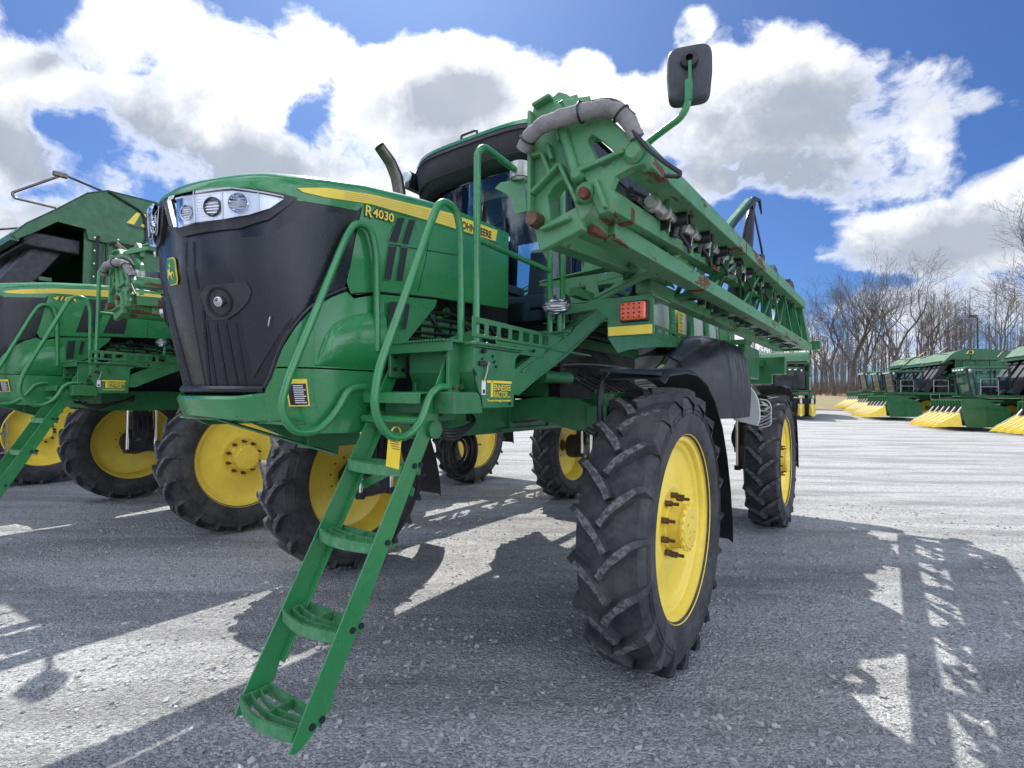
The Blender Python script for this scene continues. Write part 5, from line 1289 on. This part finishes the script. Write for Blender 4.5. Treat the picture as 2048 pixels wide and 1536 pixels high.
for y in [-60, -20, -6, 0, 3, 6, 9, 12, 16, 20, 26, 32, 38, 44, 50, 58, 66, 76, 88, 100, 120, 150, 220, 500]:
    G.append([Vector((x, y, rising(x, y) + (.012 * noise.noise(Vector((x * .5, y * .5, 0))) if abs(x) < 40 and y < 40 else 0) * 0)) for x in RX])
g.grid(G, True, True); gd = g.build('ground', 'gravel'); tag(gd, kind='structure')
# grass bank: begins past the pickers
g = MB(); G = []
def edge_r(a): return 57 + 6 * math.sin(a * 3)  # distance of the gravel edge by direction
for i in range(41):
    a = .2 + 1.25 * i / 40; row = []
    for rr_ in (0, 2, 5, 9, 14, 20, 28, 40, 60, 100, 180):
        r = edge_r(a) + rr_ + (.7 * noise.noise(Vector((a * 22, 0, 0))) if rr_ == 0 else 0); x, y = r * math.sin(a), r * math.cos(a)
        row.append(Vector((x, y, rising(x, y) + .05 + (.02 if rr_ else 0) + .02)))
    G.append(row)
g.grid(G, True); gb = g.build('grass_field', 'field'); tag(gb, kind='structure')

# loose stones near the camera (uncountable)
st = MB(); rs = random.Random(11)
for k in range(14000):
    d = 1.6 + 9 * rs.random() ** 1.6; a = rs.uniform(-.85, .85); x, y = d * math.sin(a), d * math.cos(a)
    s = (.0035 + .008 * rs.random() ** 4) * (1 + .06 * d); rot = Matrix.Rotation(rs.random() * 6.28, 3, 'Z') @ Matrix.Rotation(rs.uniform(-.5, .5), 3, 'X')
    P8 = [Vector((sx * rs.uniform(.6, 1.1), sy * rs.uniform(.5, 1.1), sz * rs.uniform(.35, .75))) * s for sx in (-1, 1) for sy in (-1, 1) for sz in (-1, 1)]
    c = Vector((x, y, s * .2)); st.add([c + rot @ p for p in P8], [(0, 1, 3, 2), (4, 6, 7, 5), (0, 4, 5, 1), (2, 3, 7, 6), (0, 2, 6, 4), (1, 5, 7, 3)])
M['stone'] = pmat('gravel_stone', (.22, .225, .23), .9, 0, (.42, .415, .405), 9, .4, .6)
o = st.build('loose_gravel', 'stone', clean=False); tag(o, 'loose grey gravel stones strewn over the yard', 'gravel', kind='stuff')

st = MB()
for k in range(1900):   # larger stones gathered in drifts
    d = 1.5 + 7 * rs.random() ** 1.3; a = rs.uniform(-.85, .85); x, y = d * math.sin(a), d * math.cos(a)
    if noise.noise(Vector((x * .9, y * .9, 4.2))) < .02: continue
    s = rs.uniform(.008, .020); rot = Matrix.Rotation(rs.random() * 6.28, 3, 'Z') @ Matrix.Rotation(rs.uniform(-.6, .6), 3, 'X')
    P8 = [Vector((sx * rs.uniform(.6, 1.1), sy * rs.uniform(.5, 1.1), sz * rs.uniform(.3, .7))) * s for sx in (-1, 1) for sy in (-1, 1) for sz in (-1, 1)]
    c = Vector((x, y, s * .2)); st.add([c + rot @ p for p in P8], [(0, 1, 3, 2), (4, 6, 7, 5), (0, 4, 5, 1), (2, 3, 7, 6), (0, 2, 6, 4), (1, 5, 7, 3)])
M['stone2'] = pmat('large_gravel_stone', (.20, .205, .215), .9, 0, (.42, .42, .41), 7, .4, .6)
o = st.build('larger_stones', 'stone2', clean=False); tag(o, 'larger pale stones lying in loose drifts on the yard', 'gravel', kind='stuff')

# ------------------------------------------------------------------ bare trees
M['bark'] = pmat('bare_bark', (.085, .070, .062), .9, 0, (.15, .128, .112), 2)
M['brush'] = pmat('brush_twigs', (.15, .095, .075), .95, 0, (.24, .17, .13), 1.2)
def branch(mb, p, d, L, r, depth, rs, lean, n=5, crook=.16, spread=.55):
    pts = [p.copy()]; rr = [r]; k = 5 if depth < 3 else 3
    q = p.copy(); dd = d.copy()
    for i in range(k):
        dd = (dd + Vector((rs.gauss(0, crook), rs.gauss(0, crook), rs.gauss(0, crook * .6))) + Vector((lean, 0, .07))).normalized()
        q = q + dd * (L / k); pts.append(q.copy()); rr.append(max(.010, r * (1 - .55 * (i + 1) / k)))
    mb.tube(pts, rr, n if depth < 2 else 4 if depth < 3 else 3, cap=False)
    if depth >= 5: return
    nb = (4, 4, 5, 5, 3)[depth]
    for j in range(nb):
        t = .35 + .65 * (j + rs.random() * .6) / nb; i = min(k - 1, int(t * k)); b = pts[i].lerp(pts[i + 1], t * k - i)
        az = rs.random() * 2 * PI; ax = dd.orthogonal().normalized(); ax.rotate(Matrix.Rotation(az, 3, dd))
        nd_ = (dd * 1.0 + ax * spread * rs.uniform(.7, 1.5)).normalized()
        branch(mb, b, nd_, L * rs.uniform(.50, .72), rr[i] * rs.uniform(.45, .65), depth + 1, rs, lean * .8, n, crook * 1.15, spread)
def make_tree(px, Y, h, seed, lean=0., r=.28, label='', fork=.30, maxd=0):
    rs = random.Random(seed); X = (px - 1024) / 1035. * Y; z0 = rising(X, Y) - .1
    root = empty('bare_tree', (X, Y, z0), 0, label, 'tree', 'bare trees along the edge of the wood')
    t = MB(); top = Vector((lean * h * .25, 0, h * fork)); t.tube([Vector((0, 0, -.2)), Vector((0, 0, h * .05)), top * .5 + Vector((rs.gauss(0, .1), 0, 0)), top], [r * 1.5, r * 1.1, r, r * .85], 9, cap=False); t.build('trunk', 'bark', root, clean=False)
    c = MB(); nb = 3 + (seed % 2)
    for k in range(nb):
        a = 2 * PI * (k + rs.random() * .5) / nb; d = Vector((math.cos(a) * .42 + lean * .8, math.sin(a) * .42, 1)).normalized()
        branch(c, top - Vector((0, 0, h * .05 * (k % 2))), d, h * rs.uniform(.34, .46), r * .55, 1, rs, lean * .12)
    branch(c, Vector((0, 0, h * fork * .8)), Vector((.8 * (1 if lean >= 0 else -1), .2, .55)).normalized(), h * .24, r * .28, 2, rs, lean * .1)
    c.build('crown', 'bark', root, clean=False); return root
TR = [(1700, 82, 19, 21, .12, .36, 'forked bare tree with a thick dark trunk above the leftmost cotton pickers'),
      (1668, 84, 17, 4, -.1, .30, 'bare tree with a straight dark trunk nearest the end of the folded spray boom'),
      (1722, 80, 20, 5, .18, .30, 'bare tree with a trunk rising behind the leftmost cotton picker cab'),
      (1792, 76, 21, 6, .03, .33, 'tallest bare tree with a round crown of fine twigs above the cotton picker roofs'),
      (1846, 78, 17, 7, .12, .25, 'bare tree leaning right with wind swept limbs behind the humped roof'),
      (1640, 88, 15, 8, .1, .22, 'slender bare tree at the left end of the wood, just right of the boom tip'),
      (1900, 84, 14, 9, .15, .20, 'smaller bare tree between the leaning one and the lamp post'),
      (1996, 70, 17, 10, .1, .24, 'thin upright bare tree to the right of the lamp post'),
      (2230, 50, 22, 12, -.38, .28, 'bare tree reaching in from the right edge with long limbs over the pickers')]
for px, Y, h, sd, le, r, lb in TR: make_tree(px, Y, h, sd, le, r, lb)
# slender tree that has the pole lamp beside it
lp = empty('lamp_post', ((1957 - 1024) / 1035. * 66, 66, rising(59.5, 66)), 0, 'dark lamp post with one square lamp head standing before the wood', 'lamp post')
t = MB(); t.tube([(0, 0, -.1), (0, 0, 10.6)], [.12, .09], 8); t.build('post', 'black', lp); t = MB(); t.box((-.5, 0, 10.75), (.75, .35, .28)); t.beam((-.5, 0, 10.6), (.0, 0, 10.5), .08, .08); t.build('lamp_head', 'black', lp)
# the wood behind: thin trunks reading as a mass
wd = MB(); rs = random.Random(31)
for k in range(230):
    a = rs.uniform(.42, .84); r = rs.uniform(112, 165); x, y = r * math.sin(a), r * math.cos(a); z = rising(x, y) - .2
    h = rs.uniform(12, 19) * (1 if a > .60 else .82); w = rs.uniform(.06, .17); l_ = rs.gauss(0, .35)
    top = Vector((x + l_ * 2, y, z + h)); wd.tube([Vector((x, y, z)), Vector((x + l_ * .8, y, z + h * .5)), top], [w, w * .75, .02], 4, cap=False)
    for j in range(13):
        t = rs.uniform(.32, .98); b = Vector((x, y, z)).lerp(top, t); az = rs.random() * 6.28; L = rs.uniform(1.2, 3.4) * (1.15 - t)
        e = b + Vector((math.cos(az) * .7, math.sin(az) * .7, 1)) * L; wd.tube([b, e], [w * .30, .012], 3, cap=False)
        for q in range(2): f = b.lerp(e, rs.uniform(.3, .8)); wd.tube([f, f + Vector((rs.gauss(0, .6), rs.gauss(0, .6), rs.uniform(.5, 1.3)))], [.022, .010], 3, cap=False)
o = wd.build('wood', 'bark', clean=False); tag(o, 'dense wood of thin bare trunks behind the line of machines', 'wood', kind='stuff')
# understorey brush
bs = MB()
for k in range(7000):
    a = rs.uniform(.40, .86); r = rs.uniform(96, 150); x, y = r * math.sin(a), r * math.cos(a); z = rising(x, y) - .1; h = rs.uniform(1.0, 4.2) * (r / 150) ** .5
    w = .035; dx, dy = rs.gauss(0, .5), rs.gauss(0, .5); bs.add([(x - w, y, z), (x + w, y + w, z), (x + dx + .01, y + dy, z + h), (x + dx * .5, y + dy * .4 + w, z + h * .5)], [(0, 1, 2), (1, 3, 2)])
o = bs.build('undergrowth', 'brush', clean=False); tag(o, 'brown leafless undergrowth along the foot of the wood', 'undergrowth', kind='stuff')

# ------------------------------------------------------------------ world: blue sky with broken cumulus
w = bpy.data.worlds.new('World'); SC.world = w; w.use_nodes = True; nt = w.node_tree; w.cycles.sampling_method = 'MANUAL'; w.cycles.sample_map_resolution = 512
for n in list(nt.nodes): nt.nodes.remove(n)
out = nd(nt, 'ShaderNodeOutputWorld'); bgn = nd(nt, 'ShaderNodeBackground')
SUN = Vector((-.204, .804, 1)).normalized()
sky = nd(nt, 'ShaderNodeTexSky'); sky.sky_type = 'NISHITA'; sky.sun_disc = False
sky.sun_elevation = math.asin(SUN.z); sky.sun_rotation = math.atan2(SUN.x, SUN.y); sky.altitude = 0; sky.air_density = 1.0; sky.dust_density = .6; sky.ozone_density = 1.6
tc = nd(nt, 'ShaderNodeTexCoord').outputs['Generated']
sx = nd(nt, 'ShaderNodeSeparateXYZ'); lk(nt, tc, sx.inputs[0]); dx, dy, dz = sx.outputs
yy = mth(nt, 'MAXIMUM', dy, .08)
U = mth(nt, 'DIVIDE', dx, yy); V = mth(nt, 'DIVIDE', dz, yy)
# fbm in a plane of cloud height
zz = mth(nt, 'ADD', mth(nt, 'MAXIMUM', dz, 0.0), .22)
cx = mth(nt, 'DIVIDE', dx, zz); cy = mth(nt, 'DIVIDE', dy, zz)
cv = nd(nt, 'ShaderNodeCombineXYZ'); lk(nt, cx, cv.inputs[0]); lk(nt, cy, cv.inputs[1])
uv = nd(nt, 'ShaderNodeCombineXYZ'); lk(nt, U, uv.inputs[0]); lk(nt, V, uv.inputs[1]); uv.inputs[2].default_value = 3.3
n2 = noisetex(nt, tc, 2.0, 4, .5, .3); n3 = noisetex(nt, tc, 2.1, 4, .55, .1)
mpw = nd(nt, 'ShaderNodeMapping'); mpw.inputs['Rotation'].default_value = (0, .45, 0); mpw.inputs['Scale'].default_value = (1.6, 1.6, 5.5); lk(nt, tc, mpw.inputs[0])
n4 = noisetex(nt, mpw.outputs[0], 1.7, 6, .62, .3)
def ell(px, py, ax, ay, rot=0):
    u0, v0 = (px - 1024) / 1035., (795 - py) / 1035.; a = ax / 1035.; b = ay / 1035.; c, s = math.cos(rot), math.sin(rot)
    du = mth(nt, 'SUBTRACT', U, u0); dv = mth(nt, 'SUBTRACT', V, v0)
    p = mth(nt, 'ADD', mth(nt, 'MULTIPLY', du, c / a), mth(nt, 'MULTIPLY', dv, s / a)); q = mth(nt, 'ADD', mth(nt, 'MULTIPLY', du, -s / b), mth(nt, 'MULTIPLY', dv, c / b))
    r = mth(nt, 'SQRT', mth(nt, 'ADD', mth(nt, 'MULTIPLY', p, p), mth(nt, 'MULTIPLY', q, q)))
    return mth(nt, 'SUBTRACT', 1.0, r)
CL = [(250, 170, 420, 230, 0), (120, 340, 420, 130, 0), (880, 200, 250, 150, 0), (1050, 300, 260, 170, 0), (690, 320, 200, 110, 0), (560, 90, 150, 110, -.3),
      (1640, 190, 300, 130, 0), (1450, 150, 180, 100, .3), (1700, 310, 230, 90, 0), (1400, 240, 120, 100, 0), (1385, 40, 45, 60, -.5), (1180, 120, 60, 40, 0),
      (1870, 470, 250, 75, .12), (2100, 390, 180, 110, .2), (1760, 505, 190, 30, .12), (1250, 200, 60, 80, 0), (1400, 360, 80, 55, 0),
      (1870, 650, 460, 100, 0), (400, 400, 760, 150, 0), (1000, -420, 1500, 170, 0)]
f = None
for c in CL:
    e = ell(*c); f = e if f is None else mth(nt, 'MAXIMUM', f, e)
f = mth(nt, 'MINIMUM', mth(nt, 'SUBTRACT', mth(nt, 'MULTIPLY', f, 1.3), .16), .22)
GP = [(610, 225, 80, 50, .9), (650, 150, 60, 70, .9), (40, 10, 170, 90, .6), (85, 255, 150, 50, -.2), (1240, 320, 90, 60, .6), (900, 0, 360, 75, 0), (760, 70, 110, 60, 0), (1300, 70, 140, 80, 0), (20, 400, 130, 35, .1), (1540, 430, 220, 60, -.1), (1620, 530, 110, 100, 0), (1990, 60, 170, 110, 0), (2000, 270, 90, 80, 0), (1480, 60, 60, 40, 0), (1255, 140, 75, 120, .2), (1180, 40, 160, 80, 0)]
for c in GP:
    e = mth(nt, 'MAXIMUM', ell(*c), 0.0); f = mth(nt, 'SUBTRACT', f, mth(nt, 'MULTIPLY', e, .75))
# behind and around the camera: plain broken cloud
back = mth(nt, 'SUBTRACT', mth(nt, 'MULTIPLY', n2, 1.5), .72)
fr_ = ramp(nt, dy, [(.10, 0), (.28, 1)])
mixf = nd(nt, 'ShaderNodeMix'); mixf.data_type = 'FLOAT'; lk(nt, fr_, mixf.inputs[0]); lk(nt, back, mixf.inputs[2]); lk(nt, f, mixf.inputs[3]); f = mixf.outputs[0]
def cloudnoise(off):
    v = nd(nt, 'ShaderNodeVectorMath'); v.operation = 'ADD'; lk(nt, tc, v.inputs[0]); v.inputs[1].default_value = off
    warp = nd(nt, 'ShaderNodeVectorMath'); warp.operation = 'MULTIPLY_ADD'
    wn = noisetex(nt, v.outputs[0], 2.6, 4, .6, 0, 1); lk(nt, wn, warp.inputs[0]); warp.inputs[1].default_value = (.16, .16, .16); lk(nt, v.outputs[0], warp.inputs[2])
    a = noisetex(nt, warp.outputs[0], 4.6, 9, .62, .0); b = noisetex(nt, warp.outputs[0], 1.7, 4, .5, .0)
    return mth(nt, 'ADD', mth(nt, 'MULTIPLY', mth(nt, 'SUBTRACT', a, .5), 4.0), mth(nt, 'MULTIPLY', mth(nt, 'SUBTRACT', b, .5), 1.6))
nA = cloudnoise((0, 0, 0)); nB = cloudnoise((-.02, -.02, .085))
dens = mth(nt, 'ADD', f, nA); dens = mth(nt, 'ADD', dens, mth(nt, 'MULTIPLY', mth(nt, 'SUBTRACT', n4, .5), 1.7))
mask = ramp(nt, mth(nt, 'ADD', dens, .5), [(.30, 0), (.46, .20), (.66, .66), (.95, 1)])
shade = mth(nt, 'ADD', mth(nt, 'SUBTRACT', nB, nA), mth(nt, 'MULTIPLY', mth(nt, 'SUBTRACT', n3, .5), 1.6))
thick = mth(nt, 'MULTIPLY', ramp(nt, dens, [(.05, 0), (.55, 1)]), ramp(nt, mth(nt, 'ADD', mth(nt, 'MULTIPLY', shade, .6), .5), [(.30, 0), (.68, 1)]))
sunv = nd(nt, 'ShaderNodeVectorMath'); sunv.operation = 'DOT_PRODUCT'; lk(nt, tc, sunv.inputs[0]); sunv.inputs[1].default_value = SUN
glow = ramp(nt, sunv.outputs['Value'], [(.52, 0), (.82, .40), (.97, 1)])
wcol = mixc(nt, thick, (.62, .63, .65), (.23, .26, .32))
gm = None
for c in [(920, 180, 190, 100, .1), (1700, 200, 360, 120, .05), (1600, 335, 330, 75, .05), (1900, 470, 300, 70, .15), (160, 290, 330, 150, 0), (430, 340, 330, 80, 0), (1020, 300, 200, 60, 0), (70, 120, 150, 60, .3)]:
    e = ell(*c); gm = e if gm is None else mth(nt, 'MAXIMUM', gm, e)
gm = mth(nt, 'MULTIPLY', ramp(nt, mth(nt, 'ADD', gm, mth(nt, 'MULTIPLY', nB, .55)), [(.05, 0), (.75, 1)]), ramp(nt, dens, [(.05, 0), (.35, 1)]))

wcol = mixc(nt, mth(nt, 'MULTIPLY', glow, .62), wcol, (1.05, 1.05, 1.04))
wcol = mixc(nt, mth(nt, 'MULTIPLY', gm, mth(nt, 'MULTIPLY', fr_, .88)), wcol, (.23, .26, .32))
skc = mixc(nt, 1.0, sky.outputs[0], (.021, .035, .059), 'MULTIPLY')
skc = mixc(nt, mth(nt, 'MULTIPLY', glow, .06), skc, (.9, .95, 1.0))
wcol = mixc(nt, ramp(nt, dy, [(0, 1), (.12, 0)]), wcol, mixc(nt, 1.0, wcol, (2.75, 2.85, 3.1), 'MULTIPLY'))  # unseen clouds behind the camera brightened to add fill light
fin = mixc(nt, mask, skc, wcol)
lk(nt, fin, bgn.inputs[0]); bgn.inputs[1].default_value = 1.2; lk(nt, bgn.outputs[0], out.inputs[0])

# ------------------------------------------------------------------ sun, camera, view
ld = bpy.data.lights.new('sun', 'SUN'); ld.energy = 5.0; ld.angle = math.radians(.5); ld.color = (1.0, .955, .89)
so = bpy.data.objects.new('sun', ld); COL.objects.link(so); so.rotation_euler = SUN.to_track_quat('Z', 'Y').to_euler()
cam = bpy.data.cameras.new('camera'); co = bpy.data.objects.new('camera', cam); COL.objects.link(co)
cam.sensor_fit = 'HORIZONTAL'; cam.sensor_width = 36; cam.lens = 36 * 1035 / 2048; cam.clip_end = 2000; cam.clip_start = .05
pt, ro = .026, .010
fwd = Vector((0, math.cos(pt), math.sin(pt))); up0 = Vector((0, -math.sin(pt), math.cos(pt))); rt0 = Vector((1, 0, 0))
# image is rotated clockwise by ro
rt = rt0 * math.cos(ro) + up0 * math.sin(ro); up = up0 * math.cos(ro) - rt0 * math.sin(ro)
co.matrix_world = Matrix(((rt.x, up.x, -fwd.x, 0), (rt.y, up.y, -fwd.y, 0), (rt.z, up.z, -fwd.z, 1.75), (0, 0, 0, 1)))
SC.camera = co
SC.view_settings.view_transform = 'Standard'; SC.view_settings.look = 'None'; SC.view_settings.exposure = 0.6; SC.view_settings.gamma = 1
SC.cycles.use_adaptive_sampling = True; SC.cycles.adaptive_threshold = .02; SC.cycles.max_bounces = 5; SC.cycles.diffuse_bounces = 3; SC.cycles.glossy_bounces = 3; SC.cycles.transparent_max_bounces = 12
